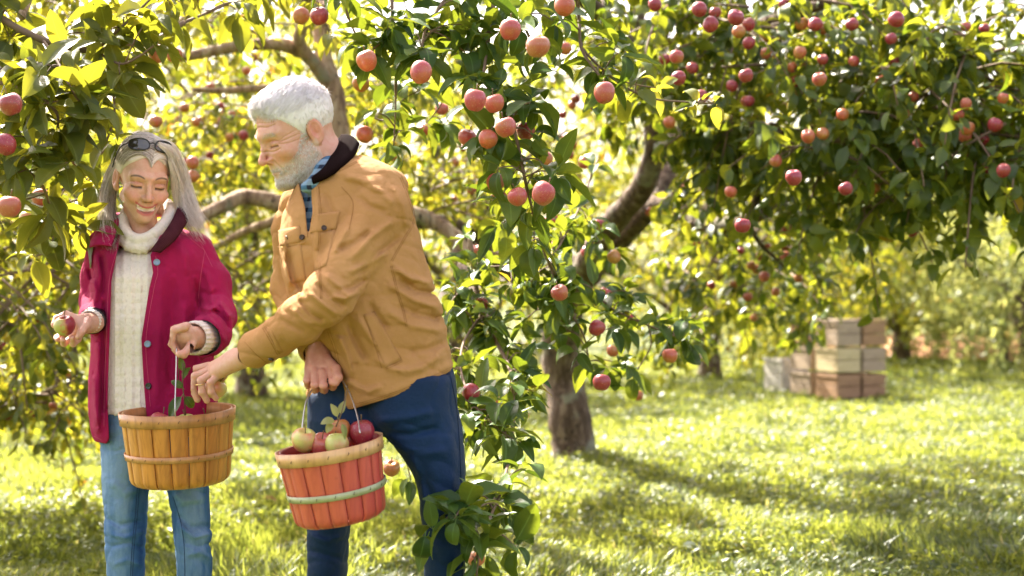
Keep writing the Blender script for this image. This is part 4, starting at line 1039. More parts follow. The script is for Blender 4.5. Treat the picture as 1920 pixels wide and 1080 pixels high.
def strands(mb, C, r0, lv):
    """hairs: C is (hairs, points, 3)"""
    n, k = C.shape[:2]; T = unit(np.gradient(C, axis=1)); A = unit(np.cross(T, unit(rng.normal(0, 1, (n, 1, 3))))); B = np.cross(T, A)
    tp = (1 - np.linspace(0, 1, k) ** 1.6 * .85)[None, :, None]; r0 = np.broadcast_to(r0, (n,))[:, None, None]
    V = np.stack([C + r0 * tp * (math.cos(a) * A + math.sin(a) * B) for a in (0, 2.094, 4.189)], 2).reshape(-1, 3)
    i, j = np.meshgrid(np.arange(k - 1), np.arange(3), indexing='ij')
    q = np.stack([i * 3 + j, i * 3 + (j + 1) % 3, (i + 1) * 3 + (j + 1) % 3, (i + 1) * 3 + j], -1).reshape(-1, 4)
    mb.add(V, (q[None] + (np.arange(n) * k * 3)[:, None, None]).reshape(-1, 4), lv=np.repeat(lv, k * 3))
def body_mesh(name, fn, colfn, parent, boxes, rest, mtl):
    """one body surface, finer at the head and the hands"""
    mb = MB()
    def inb(V, b): return ((V > b[0]) & (V < b[1])).all(1)
    for lo, hi, vx in boxes:
        V, Q = surface(fn, lo - .01, hi + .01, vx); kp = inb(V, (lo, hi)); V, Q, _ = cut(V, Q, kp); mb.add(V, Q, Col=colfn(V))
    lo, hi, vx = rest; V, Q = surface(fn, lo, hi, vx); kp = np.ones(len(V), bool)
    for b in boxes: kp &= ~inb(V, (b[0] + vx, b[1] - vx))
    V, Q, _ = cut(V, Q, kp); mb.add(V, Q, Col=colfn(V))
    return mb.build(name, mtl, parent)
# ---- cloth, hair and small materials
def m_cloth(name, c1, c2, rough=.85, sheen=.3, wsc=900, wst=.25, big=6.0, bigamt=.5, fuzz=None):
    m, nt, b = mat(name); c = ramp(nt, noise(nt, big, 5, rough=.6), [(.3, c1), (.7, c2)])
    w = nt.nodes.new('ShaderNodeTexNoise'); w.inputs['Scale'].default_value = wsc
    tc = nt.nodes.new('ShaderNodeTexCoord'); nt.links.new(tc.outputs['Object'], w.inputs['Vector'])
    c = mix(nt, c, tuple(x * .6 for x in c1), math_(nt, 'MULTIPLY', w.outputs['Fac'], bigamt))
    nt.links.new(c, b.inputs['Base Color']); b.inputs['Roughness'].default_value = rough; b.inputs['Sheen Weight'].default_value = sheen * .1; b.inputs['Specular IOR Level'].default_value = .18
    h = math_(nt, 'ADD', math_(nt, 'MULTIPLY', w.outputs['Fac'], wst), noise(nt, 34, 6, rough=.7))
    bump(nt, b, h, .7, .007); return m
M['tan'] = m_cloth('tan_canvas', (.43, .215, .070), (.54, .29, .110))
M['tan_seam'] = m_cloth('tan_seam', (.30, .14, .035), (.40, .20, .05))
M['magenta'] = m_cloth('magenta_canvas', (.28, .004, .055), (.42, .012, .090), sheen=.15)
M['magenta_seam'] = m_cloth('magenta_seam', (.55, .08, .16), (.60, .12, .2))
M['navy'] = m_cloth('navy_twill', (.002, .016, .050), (.004, .026, .078), .6, .15, 1200, .1, 5, .4)
M['navy_seam'] = m_cloth('navy_seam', (.004, .012, .03), (.006, .016, .04))
def m_denim():
    m, nt, b = mat('denim'); v = mapping(nt, (9, 9, 2.2)); c = ramp(nt, noise(nt, 1.0, 5, v, .6), [(.34, (.016, .050, .145)), (.48, (.055, .135, .27)), (.66, (.22, .34, .48))])
    wv = noise(nt, 1.0, 2, mapping(nt, (1500, 1500, 260))); c = mix(nt, c, (.03, .07, .13), math_(nt, 'MULTIPLY', wv, .5))
    nt.links.new(c, b.inputs['Base Color']); b.inputs['Roughness'].default_value = .9; b.inputs['Specular IOR Level'].default_value = .15; bump(nt, b, noise(nt, 45, 5), .8, .006); return m
M['denim'] = m_denim(); M['denim_seam'] = m_cloth('denim_seam', (.02, .05, .12), (.03, .07, .15))
def m_cord(name, c1, c2, axis=0):
    m, nt, b = mat(name); wv = nt.nodes.new('ShaderNodeTexWave'); wv.bands_direction = 'DIAGONAL'; wv.inputs['Scale'].default_value = 95; wv.inputs['Distortion'].default_value = 1.2
    tc = nt.nodes.new('ShaderNodeTexCoord'); nt.links.new(tc.outputs['Object'], wv.inputs['Vector'])
    c = mix(nt, c1, c2, math_(nt, 'MULTIPLY', wv.outputs['Fac'], noise(nt, 30, 2))); nt.links.new(c, b.inputs['Base Color']); b.inputs['Roughness'].default_value = 1; b.inputs['Specular IOR Level'].default_value = .05
    bump(nt, b, wv.outputs['Fac'], .8, .002); return m
M['cord_brown'] = m_cord('cord_brown', (.007, .003, .003), (.022, .009, .008))
M['cord_wine'] = m_cord('cord_wine', (.035, .006, .012), (.16, .05, .06))
def m_knit():
    m, nt, b = mat('cream_knit'); tc = nt.nodes.new('ShaderNodeTexCoord')
    # cables: crossing sine ropes running down, with purl rows between
    sx = nt.nodes.new('ShaderNodeSeparateXYZ'); nt.links.new(tc.outputs['Object'], sx.inputs[0])
    x, z = sx.outputs[0], sx.outputs[2]
    s1 = math_(nt, 'SINE', math_(nt, 'ADD', math_(nt, 'MULTIPLY', x, 150.0), math_(nt, 'MULTIPLY', math_(nt, 'SINE', math_(nt, 'MULTIPLY', z, 70.0)), 2.2)))
    s2 = math_(nt, 'SINE', math_(nt, 'SUBTRACT', math_(nt, 'MULTIPLY', x, 150.0), math_(nt, 'MULTIPLY', math_(nt, 'SINE', math_(nt, 'MULTIPLY', z, 70.0)), 2.2)))
    h = math_(nt, 'MAXIMUM', s1, s2); st = math_(nt, 'MULTIPLY', math_(nt, 'SINE', math_(nt, 'MULTIPLY', z, 900.0)), .18)
    h = math_(nt, 'ADD', h, st); h = math_(nt, 'ADD', h, math_(nt, 'MULTIPLY', noise(nt, 260, 3), .8))
    n1 = ramp(nt, noise(nt, 300, 2), [(.70, (0, 0, 0)), (.78, (1, 1, 1))])
    c = mix(nt, (.80, .73, .63), (.42, .35, .27), ramp(nt, noise(nt, 120, 4), [(.3, (.30,) * 3), (.5, (0, 0, 0))]))
    c = mix(nt, c, (.35, .28, .20), math_(nt, 'MULTIPLY', n1, .5))
    nt.links.new(c, b.inputs['Base Color']); b.inputs['Roughness'].default_value = .95; bump(nt, b, noise(nt, 150, 5, rough=.7), .9, .004); return m
M['knit'] = m_knit()
def m_plaid():
    m, nt, b = mat('plaid'); v = mapping(nt, (1, 1, 1), rot=(0, 0, .7)); sx = nt.nodes.new('ShaderNodeSeparateXYZ'); nt.links.new(v, sx.inputs[0])
    f = lambda s, a: ramp(nt, math_(nt, 'ABSOLUTE', math_(nt, 'SINE', math_(nt, 'MULTIPLY', s, a))), [(.55, (0, 0, 0)), (.62, (1, 1, 1))])
    c = mix(nt, (.006, .012, .03), (.05, .13, .22), f(sx.outputs[0], 130.0)); c = mix(nt, c, (.30, .42, .50), math_(nt, 'MULTIPLY', f(sx.outputs[2], 120.0), .55))
    nt.links.new(c, b.inputs['Base Color']); b.inputs['Roughness'].default_value = .9; return m
M['plaid'] = m_plaid()
def m_hair(name, stops, rough=.5):
    m, nt, b = mat(name); nt.links.new(ramp(nt, attr(nt, 'lv'), stops), b.inputs['Base Color']); b.inputs['Roughness'].default_value = rough
    b.inputs['Specular IOR Level'].default_value = .4
    tr = nt.nodes.new('ShaderNodeBsdfTranslucent'); nt.links.new(ramp(nt, attr(nt, 'lv'), stops), tr.inputs[0])
    ms = nt.nodes.new('ShaderNodeMixShader'); ms.inputs[0].default_value = .18; nt.links.new(b.outputs[0], ms.inputs[1]); nt.links.new(tr.outputs[0], ms.inputs[2])
    nt.links.new(ms.outputs[0], nt.nodes['Material Output'].inputs[0]); return m
M['hair_white'] = m_hair('hair_white', [(0, (.72, .65, .62)), (.4, (.89, .84, .83)), (1, (.96, .92, .91))])
M['beard'] = m_hair('beard', [(0, (.36, .25, .19)), (.35, (.66, .57, .50)), (.7, (.88, .82, .79)), (1, (.95, .91, .90))])
M['hair_grey'] = m_hair('hair_grey', [(0, (.16, .10, .07)), (.3, (.42, .33, .26)), (.55, (.72, .63, .54)), (1, (.93, .86, .79))])
M['metal'] = m_plain('bare_metal', (.55, .54, .52), .32, 1.0, .1); M['dark_metal'] = m_plain('dark_metal', (.07, .05, .04), .4, .8, .1)
M['gold'] = m_plain('gold', (.85, .62, .25), .25, 1.0, .05); M['pearl'] = m_plain('pearl', (.8, .72, .55), .25, 0, .05)
M['blue_button'] = m_plain('blue_grey_button', (.22, .30, .42), .4, .3, .1); M['black'] = m_plain('black_plastic', (.012, .011, .012), .22, 0, .05)
M['shoe'] = m_plain('brown_boot', (.10, .05, .025), .6, 0, .15)
m_, nt_, b_ = mat('dark_lens'); b_.inputs['Base Color'].default_value = (.03, .025, .02, 1); b_.inputs['Roughness'].default_value = .06; b_.inputs['Coat Weight'].default_value = .5; M['lens'] = m_

def skin_base(V, c=(.60, .31, .21)): return np.repeat(np.array([c]), len(V), 0)
def hand_paint(C, V, H, nail=(.74, .48, .42)):
    for a, rad in nails(H):
        d = np.linalg.norm(V - a, axis=1); C[d < rad * 1.7] = C[d < rad * 1.7] * .75 + np.array([.66, .28, .20]) * .25
    for pts, rad in H['fingers']:
        for j in pts[:-1]:
            d = np.linalg.norm(V - np.asarray(j), axis=1); w = np.exp(-(d / (rad * 1.1)) ** 2)[:, None] * .35; C = C * (1 - w) + np.array([.60, .24, .17]) * w
    return C

def crease(P, s, seed):
    """sharp valleys between soft ridges"""
    return (1 - np.clip(np.abs(n3(P, s, seed)) * 1.6, 0, 1)) ** 2.5
# ================================================================== THE WOMAN
DW = 4.0
def w_(px, py, dd=0.0): return W(px, py, DW + dd)
woman = empty('person', (w_(290, 1360)[0], DW, 0), 'smiling woman with long grey hair, open magenta jacket and cream sweater, holding an apple', 'person', 'people picking apples')
wR = rot(26, 17, 4); wO = w_(268, 336, -.01); wS = .0100
def w_q(P): return ((P - wO) @ wR / wS).astype(np.float32)
wFist = dict(palm=[(w_(372, 632, -.21), w_(348, 628, -.27), .027, .027), (w_(372, 634, -.21), w_(344, 640, -.25), .027, .026)],
    fingers=[([w_(348, 613, -.300), w_(325, 620, -.305), w_(320, 646, -.305), w_(334, 662, -.300)], .0098),
             ([w_(350, 611, -.278), w_(327, 617, -.280), w_(322, 645, -.280), w_(335, 660, -.280)], .0098),
             ([w_(352, 612, -.256), w_(329, 618, -.258), w_(324, 645, -.258), w_(336, 660, -.258)], .0094),
             ([w_(354, 614, -.236), w_(332, 622, -.237), w_(327, 646, -.238), w_(338, 658, -.238)], .0085),
             ([w_(364, 636, -.26), w_(356, 652, -.293), w_(344, 664, -.312), w_(336, 664, -.318)], .0112)])
wOpen = dict(palm=[(w_(176, 603, -.12), w_(152, 603, -.17), .025, .019), (w_(176, 606, -.12), w_(154, 615, -.17), .024, .018), (w_(165, 602, -.15), w_(160, 615, -.19), .018, .014)],
    fingers=[([w_(146, 597, -.175), w_(124, 589, -.165), w_(106, 597, -.175), w_(100, 610, -.195)], .0092),
             ([w_(146, 606, -.170), w_(124, 622, -.150), w_(107, 633, -.175), w_(108, 637, -.205)], .0092),
             ([w_(149, 616, -.172), w_(134, 634, -.165), w_(120, 644, -.195), w_(118, 637, -.222)], .0090),
             ([w_(154, 622, -.178), w_(146, 637, -.180), w_(137, 645, -.205), w_(136, 634, -.228)], .0082),
             ([w_(166, 600, -.185), w_(162, 611, -.215), w_(152, 623, -.232), w_(147, 631, -.236)], .0102)])
w_arms = [([w_(200, 462, .03), w_(184, 560, .04), w_(174, 604, -.11)], [.042, .036, .026]), ([w_(362, 470, .02), w_(393, 535, .0), w_(407, 592, -.05), w_(392, 630, -.16), w_(374, 632, -.21)], [.036, .032, .032, .028, .026])]
def w_body(P):
    q = w_q(P); d = head_sdf(q, False) * wS
    d = smin(d, cap(P, wO + wR @ np.array([0, 3.0, -6.5]) * wS, w_(268, 450, .05), .042, .050), .025)
    d = smin(d, cap(P, wO + wR @ np.array([0, -1.5, -7.5]) * wS, w_(268, 455, .0), .027, .033), .02)
    d = smin(d, ell(P, w_(280, 530, .03), (.115, .060, .13)), .03); d = smin(d, ell(P, w_(285, 690, .02), (.115, .075, .20)), .05)
    for pts, r_ in w_arms: d = smin(d, chain(P, pts, r_, .02), .02)
    for x0, x1 in ((240, 241), (345, 370)): d = smin(d, chain(P, [w_(x0, 800, .02), w_(x1, 1060, -.02), w_(x1, 1320, .02)], [.05, .030, .022], .02), .04)
    d = smin(d, hand_sdf(P, wFist), .012); return smin(d, hand_sdf(P, wOpen), .012)
def w_col(V):
    C = head_col(w_q(V), False); hands = (V[:, 2] < w_(0, 520)[2]); C[hands] = (.62, .38, .27)
    return hand_paint(hand_paint(C, V, wFist), V, wOpen)
hd = lambda c, s: (np.array(c) - s, np.array(c) + s)
b1 = hd(wO + np.array([0, 0, -.02]), np.array([.13, .15, .15])); b2 = (w_(312, 680, -.36), w_(378, 598, -.17)); b3 = (w_(92, 655, -.28), w_(182, 578, -.08))
mx = lambda a, b: (np.minimum(a, b), np.maximum(a, b))
body = body_mesh('body', w_body, w_col, woman, [(*b1, .0018), (*mx(*b2), .0017), (*mx(*b3), .0017)], (np.array([-1.35, 3.7, .0]), np.array([-.72, 4.3, 1.55]), .009), M['skin'])
# --- sweater with its rolled neck
ring = [w_(275 + 44 * math.cos(a) - 8 * math.sin(a), 417 - 6 * math.cos(a) - 12 * math.cos(a) ** 2 + 33 * math.sin(a), .010 - .074 * math.sin(a)) for a in np.linspace(0, 2 * np.pi, 19)[:-1]]
ring2 = [p + np.array([-.004, .0, -.022]) + unit(p - w_(273, 424, .012)) * .002 for p in ring]
sw_slab = slab([(456, 236, 314, 4.035, .062), (478, 206, 345, 4.02, .080), (520, 184, 380, 4.0, .100), (600, 184, 384, 4.0, .102), (680, 186, 384, 4.0, .100), (745, 188, 384, 4.0, .104), (774, 190, 384, 4.0, .100)], 4.0)
def w_sweater(P):
    d = sw_slab(P)
    for r0, rr in ((ring, .0170), (ring2, .0165)):
        c = chain(P, r0 + r0[:1], [rr] * (len(r0) + 1), .004); d = smin(d, c, .004)
    x, y = pix(P); d += .0012 * n3(P, .03, 5)
    # soft vertical cables
    u = (x - 262) / 15.0; tw_ = .9 * np.sin(y * .16); d -= .0030 * np.maximum(np.sin(u * 3.1 + tw_), np.sin(u * 3.1 - tw_)) * (y > 468) * (np.abs(np.mod(u + .5, 2) - 1) > .35)
    return smax(d, .004 - (np.linalg.norm((P - w_(274, 418, .01)) * np.array([1, 1, .35], np.float32), axis=1) - .050) * -1 - .0 if False else d - 1, .001) if False else d
V, Q = surface(w_sweater, np.array([-1.22, 3.84, .85]), np.array([-.82, 4.15, 1.45]), .0035)
sweater = mk('sweater', V, Q, M['knit'], woman)
# --- jacket
jk_slab = slab([(426, 222, 336, 4.05, .055), (437, 202, 356, 4.03, .080), (450, 182, 378, 4.01, .10), (480, 172, 392, 4.0, .112), (540, 172, 396, 4.0, .118), (600, 175, 396, 4.0, .120), (660, 173, 400, 4.0, .122), (720, 169, 405, 4.0, .125), (770, 169, 408, 4.0, .126), (812, 176, 408, 4.0, .126), (834, 186, 404, 4.0, .120)], 4.0)
W_OPEN = [(228, 380), (229, 420), (221, 467), (209, 526), (206, 623), (202, 734), (202, 765), (206, 850), (290, 900), (273, 762), (269, 712), (265, 634), (280, 540), (287, 511), (282, 478), (320, 402), (330, 380)]
wsl1 = [w_(196, 462, .02), w_(184, 520, .035), w_(180, 568, .03), w_(174, 601, -.09)]; wsl2 = [w_(364, 470, .02), w_(396, 530, .0), w_(407, 592, -.05), w_(396, 622, -.15), w_(390, 634, -.175)]
W_FOLDS = [([(330, 455), (345, 480), (350, 520)], 7, .004), ([(382, 500), (395, 540), (400, 580)], 6, .005), ([(365, 520), (372, 560), (385, 600)], 7, -.005),
    ([(408, 560), (425, 585), (438, 600)], 5, .005), ([(395, 575), (420, 600), (432, 622)], 5, -.005), ([(385, 590), (405, 612), (425, 645)], 5, .005), ([(372, 575), (392, 580), (412, 575)], 5, .005), ([(370, 545), (395, 552), (415, 545)], 5, -.004),
    ([(305, 500), (300, 600), (292, 700), (295, 760)], 8, .004), ([(325, 520), (322, 620), (318, 740)], 9, -.005), ([(345, 560), (348, 660), (350, 750)], 9, .005), ([(380, 650), (375, 700), (380, 760)], 7, .005),
    ([(185, 640), (184, 720), (183, 800)], 7, .006), ([(196, 560), (193, 660), (192, 780)], 5, -.005), ([(172, 520), (180, 545), (178, 575)], 5, .004), ([(165, 500), (172, 530)], 4, -.004), ([(190, 470), (196, 520), (193, 560)], 6, -.006), ([(176, 700), (178, 760), (186, 815)], 5, .005)]
def w_jacket(P):
    x, y = pix(P); d = jk_slab(P, 2.4)
    d = smin(d, chain(P, wsl1, [.050, .046, .045, .039], .02), .009); d = smin(d, chain(P, wsl2, [.054, .052, .052, .052, .052], .02), .007)
    d += .0020 * n3(P * np.array([1.4, 1.4, .7], np.float32), .045, 3) + crease(P * np.array([1.3, 1.3, .6], np.float32), .05, 12) * .0028 + crease(P, .024, 13) * .0012 - folds(x, y, W_FOLDS) * 2.2
    cutd = np.maximum(sdpoly(x, y, W_OPEN) * .0015, P[:, 1] - 4.0); d = smax(d, -cutd, .004)
    # sleeves are open at the cuffs
    d = smax(d, -cap(P, w_(396, 628, -.12), w_(372, 638, -.26), .044, .048), .004); d = smax(d, -cap(P, w_(176, 600, -.06), w_(160, 606, -.16), .030, .035), .004)
    d = smax(d, -(sw_slab(P) - .004 + 0 * x) , .003) if False else d
    hem = (y - np.interp(x, [165, 176, 199, 215, 300, 410], [822, 828, 832, 812, 792, 786])) * .0015
    return smax(d, hem, .006)
V, Q = surface(w_jacket, np.array([-1.28, 3.72, .76]), np.array([-.74, 4.17, 1.44]), .0036)
wj = mk('jacket', V, Q, M['magenta'], woman); wb = bvh_of(wj)
# the corduroy collar, the plain collar point on the other side
sheet([w_(336, 372, .06), w_(331, 395, -.02), w_(312, 430, -.105), w_(281, 472, -.128)], [w_(352, 398, .05), w_(350, 418, -.03), w_(330, 448, -.115), w_(300, 474, -.130)], .006, 'collar', M['cord_wine'], wj, bulge=.006)
sheet([w_(228, 400, .04), w_(222, 420, -.04), w_(216, 440, -.09), w_(208, 462, -.115)], [w_(200, 416, .03), w_(184, 432, -.04), w_(172, 450, -.075), w_(168, 464, -.085)], .006, 'collar', M['magenta'], wj, bulge=.010)
for px, py, m in ((294, 492, 'blue_button'), (277, 645, 'blue_button'), (279, 724, 'black')): button(wb, px, py, .0095, 'button', M[m], wj)
mb = MB()
for pts in ([(292, 480), (296, 511), (289, 540), (274, 634), (278, 712), (282, 762)], [(219, 470), (205, 526), (200, 623), (196, 734), (195, 800)], [(352, 428), (375, 455), (398, 500)], [(335, 430), (360, 450), (384, 470)], [(384, 470), (376, 520), (372, 560)], [(214, 640), (214, 640.5)][:0] or [(176, 818), (190, 824)]):
    seam(mb, wb, pts, .0002, .0007, 0, 4)
mb.build('seam', M['magenta_seam'], wj)
# knitted cuffs with a dark jacket lining behind
def cuff(name, a, b, r0, r1, m, parent, ribs=22, amp=.06, th=.005):
    a, b = np.array(a), np.array(b); ax = unit(b - a); A = unit(np.cross(ax, [0, 0, 1])); B = np.cross(ax, A); n = ribs * 4; V = []
    prof = [(0, 0), (.25, .02), (.5, .06), (.75, .05), (1, 0), (1.02, -.08), (.98, -.14), (.6, -.22), (.1, -.3)]
    for t, o in prof:
        rr = (r0 + (r1 - r0) * min(t, 1)) * (1 + o)
        for k in range(n):
            th_ = 2 * np.pi * k / n; r2 = rr * (1 + amp * .5 * math.cos(ribs * th_)); V.append(a + (b - a) * t + r2 * (math.cos(th_) * A + math.sin(th_) * B) + ax * .0015 * math.cos(ribs * th_) * (t > .9))
    Q = [[i * n + j, i * n + (j + 1) % n, (i + 1) * n + (j + 1) % n, (i + 1) * n + j] for i in range(len(prof) - 1) for j in range(n)]
    return mk(name, V, np.array(Q), m, parent)
cuff('cuff', w_(394, 632, -.13), w_(361, 634, -.232), .041, .044, M['knit'], sweater)
cuff('cuff', w_(182, 599, -.06), w_(167, 603, -.140), .031, .031, M['knit'], sweater)
cuff('cuff_lining', w_(404, 628, -.12), w_(384, 634, -.190), .045, .0480, M['black'], wj, 6, .0)
cuff('cuff_lining', w_(184, 598, -.06), w_(172, 602, -.116), .034, .0355, M['black'], wj, 6, .0)
# --- jeans
jl = slab([(745, 192, 300, 4.0, .08), (830, 193, 288, 4.0, .085), (900, 195, 281, 3.99, .078), (960, 200, 279, 3.98, .068), (1020, 204, 277, 3.97, .060), (1080, 206, 275, 3.98, .056), (1180, 209, 270, 4.0, .050), (1330, 215, 264, 4.02, .040)], 4.0)
jr = slab([(745, 290, 398, 4.0, .08), (830, 300, 396, 4.0, .085), (900, 314, 391, 3.99, .078), (960, 325, 396, 3.98, .068), (1020, 335, 402, 3.96, .060), (1080, 338, 402, 3.97, .056), (1180, 343, 400, 4.0, .050), (1330, 348, 396, 4.02, .040)], 4.0)
jh = slab([(735, 192, 396, 4.0, .088), (780, 190, 398, 4.0, .092), (830, 193, 396, 4.0, .092), (860, 205, 385, 4.0, .08)], 4.0)
J_FOLDS = [([(200, 970), (225, 985), (270, 975)], 5, -.005), ([(202, 1000), (235, 1008), (275, 995)], 5, .005), ([(206, 1025), (240, 1018), (272, 1030)], 4, -.004), ([(330, 960), (355, 990), (395, 985)], 6, -.006),
    ([(335, 985), (365, 1008), (400, 1000)], 5, .006), ([(340, 1015), (370, 1025), (400, 1018)], 5, -.004), ([(345, 1045), (375, 1035), (400, 1050)], 5, .004), ([(320, 920), (345, 940), (385, 935)], 6, .004), ([(200, 900), (235, 925), (275, 915)], 7, .004), ([(208, 1060), (240, 1050), (272, 1062)], 5, .003)]
def w_jeans(P):
    x, y = pix(P); d = smin(smin(jl(P, 2.1), jr(P, 2.1), .006), jh(P), .02)
    return d + .0018 * n3(P, .035, 4) + crease(P * np.array([.8, .8, 1.5], np.float32), .04, 21) * .003 - folds(x, y, J_FOLDS) * 1.5
V, Q = surface(w_jeans, np.array([-1.2, 3.85, .0]), np.array([-.78, 4.13, .97]), .0045)
wjn = mk('jeans', V, Q, M['denim'], woman); bb = bvh_of(wjn); mb = MB()
seam(mb, bb, [(262, 900), (258, 960), (252, 1020), (248, 1085)], .0004, .0011, 4, 5); seam(mb, bb, [(324, 930), (338, 975), (345, 1020), (347, 1085)], .0004, .0011, 0, 5)
mb.build('seam', M['denim_seam'], wjn)
def boot(px, d, parent, dx=.0):
    g = W(px, 1000, d); g[2] = .0; x, y = g[0], d
    fn = lambda P: smax(smin(cap(P, (x + dx, y - .14, .035), (x, y + .04, .045), .040, .045), cap(P, (x, y + .04, .05), (x, y + .03, .15), .045, .05), .03), .004 - P[:, 2], .004)
    V, Q = surface(fn, np.array([x - .12, y - .22, -.02]), np.array([x + .12, y + .14, .24]), .006); mk('boot', V, Q, M['shoe'], parent)
boot(238, 4.02, woman, -.01); boot(371, 4.02, woman, .02)
# --- hair
def hair_cap(q, thr, th, male):
    x, y, z = q.T; ax = np.abs(x)
    d = ell(q, (0, 1.8, 3.9), (7.6 + th, 9.6 + th, 8.3 + th)) if male else ell(q, (0, 1.7, 3.9), (7.15 + th, 9.0 + th, 8.4 + th))
    return d
def w_hair(P):
    q = w_q(P); x, y, z = q.T; ax = np.abs(x)
    d = hair_cap(q, 0, .36, False) + .05 * n3(q * np.array([1.6, .5, .5], np.float32), .5, 3)
    lim = .62 * z + .78 * y - (-.30 - .10 * ax + .20 * np.clip(ax - 4, 0, 9) ** 1.2)
    d = smax(d, -lim, .5); d = smax(d, -(z + 3.0 + .25 * np.clip(y - 2, 0, 5)), .6)
    d = smax(d, -ell(np.stack([ax, y, z], -1), (7.0, .2, -1.6), (2.0, 2.4, 2.9)), .4)
    return d * wS
V, Q = surface(w_hair, wO - .14, wO + np.array([.14, .14, .17]), .0026)
hr = mk('hair', V, Q, M['hair_grey'], woman, attrs={'lv': np.clip(.60 + .18 * n3(w_q(V) * np.array([.5, 1.6, 1.2]), .9, 2), 0, 1)})
# strands combed back over the head, then falling behind the ears to the shoulders
mb = MB()
def lock(gs, n, spread, lv0, r=.00075, K=18, wav=.011):
    G = np.array([catmull(np.array([w_(*p) for p in g]), 6) for g in gs]); K0 = G.shape[1]
    u = rng.random(n) * (len(gs) - 1); i = np.minimum(u.astype(int), len(gs) - 2); f = (u - i)[:, None, None]
    C = G[i] * (1 - f) + G[i + 1] * f; t = np.linspace(0, 1, K0)[None, :, None]
    o = unit(rng.normal(0, 1, (n, 1, 3))) * rng.random((n, 1, 1)) ** .5 * spread * (.35 + 1.1 * t)
    ph = rng.uniform(0, 6, (n, 1, 1)); C = C + o + wav * t * np.sin(t * 9 + np.round(ph)) * unit(np.round(rng.normal(0, 1, (n, 1, 3))) + .1) * [1, .6, .2]
    C = C[:, :max(6, K0)] ; cutl = rng.uniform(.72, 1.0, n)[:, None, None]
    idx = (np.linspace(0, 1, K)[None, :, None] * cutl * (K0 - 1)); i0 = np.clip(idx.astype(int), 0, K0 - 2); fr = idx - i0
    C = np.take_along_axis(C, np.repeat(i0, 3, 2), 1) * (1 - fr) + np.take_along_axis(C, np.repeat(i0 + 1, 3, 2), 1) * fr
    strands(mb, C, r, np.clip(rng.normal(lv0, .2, n), 0, 1))
lock([[(236, 300, -.055), (226, 318, -.01), (213, 345, .035), (206, 380, .02), (208, 420, -.05), (214, 455, -.105)],
      [(233, 292, -.045), (220, 310, .02), (203, 345, .045), (197, 395, .01), (200, 440, -.07), (206, 462, -.10)],
      [(236, 280, -.02), (218, 300, .04), (200, 340, .06), (194, 390, .04), (198, 430, -.03), (222, 462, -.10)]], 760, .017, .55)
lock([[(232, 300, -.03), (222, 330, .03), (214, 365, .04), (213, 400, .0), (218, 440, -.07), (216, 470, -.115)],
      [(230, 296, .0), (216, 330, .05), (206, 370, .05), (208, 410, .0), (210, 450, -.08), (207, 475, -.115)]], 260, .010, .2)
lock([[(262, 284, -.088), (243, 292, -.075), (232, 305, -.045), (224, 322, .0)], [(276, 277, -.088), (250, 282, -.075), (233, 292, -.045), (222, 315, .01)]], 220, .004, .72, K=8, wav=.001)
lock([[(300, 272, -.075), (320, 290, -.055), (331, 330, .0), (337, 370, .03), (355, 410, .0), (377, 446, -.04)],
      [(292, 266, -.07), (322, 278, -.03), (338, 315, .02), (350, 360, .03), (364, 405, .0), (390, 446, -.03)],
      [(290, 264, -.04), (318, 272, .02), (336, 310, .05), (346, 355, .05), (360, 400, .02), (372, 425, -.03)]], 900, .024, .82)
lock([[(318, 300, -.06), (327, 330, -.03), (331, 360, .0), (338, 390, .01), (350, 420, -.03)], [(324, 300, -.03), (334, 335, .0), (342, 370, .02), (352, 400, .0), (372, 430, -.04)]], 320, .018, .9)
for side, nn_ in ((-1, 1000), (1, 800)):                         # parted on one side, combed sideways and back over the head
    n = nn_; y0 = (-7.7 + 16.2 * rng.random(n) ** 1.5)[:, None]; t = np.linspace(0, 1, 10)[None]; p0 = 1.2
    a = np.arcsin(np.clip(p0 / 7.5 * np.ones((n, 1)), -1, 1)) + side * t * (R(88) - side * .15) * rng.uniform(.75, 1.05, (n, 1))
    yy = np.clip(y0 + 4.6 * t ** 1.3 + rng.normal(0, .1, (n, 1)), -9, 10.3); k = np.sqrt(np.clip(1 - ((yy - 1.7) / 9.65) ** 2, .02, 1))
    q = np.stack([7.66 * np.sin(a) * k, yy, 3.9 + 8.92 * np.cos(a) * k], -1) + rng.normal(0, .05, (n, 1, 3)) + .10 * np.sin(t * 6 + y0)[..., None] * .4
    strands(mb, wO + (q * wS) @ wR.T, .00095, np.clip(rng.normal(.80 if side > 0 else .50, .26, n), 0, 1))
n = 130; c0 = np.array([w_(rng.uniform(225, 330), rng.uniform(262, 300), rng.uniform(-.05, .05)) for _ in range(n)]); dirs = unit(c0 - wO + rng.normal(0, .03, c0.shape))
strands(mb, c0[:, None] + dirs[:, None] * np.linspace(0, .022, 5)[None, :, None] + np.array([0, 0, -1.]) * (np.linspace(0, .1, 5) ** 2)[None, :, None], .0004, np.full(n, .9))
mb.build('hair_strands', M['hair_grey'], hr)
# earring
mb = MB(); p = w_(234, 366, -.035); tube(mb, [p, p + [0, -.004, -.006], p + [0, -.004, -.014]], .0006, 5, 3); er = mb.build('earring', M['gold'], woman)
V, Q = surface(lambda P: ell(P, p + np.array([0, -.004, -.019]), (.0045,) * 3), p - .02 - np.array([0, 0, .015]), p + .02, .0012); mk('pearl', V, Q, M['pearl'], er)
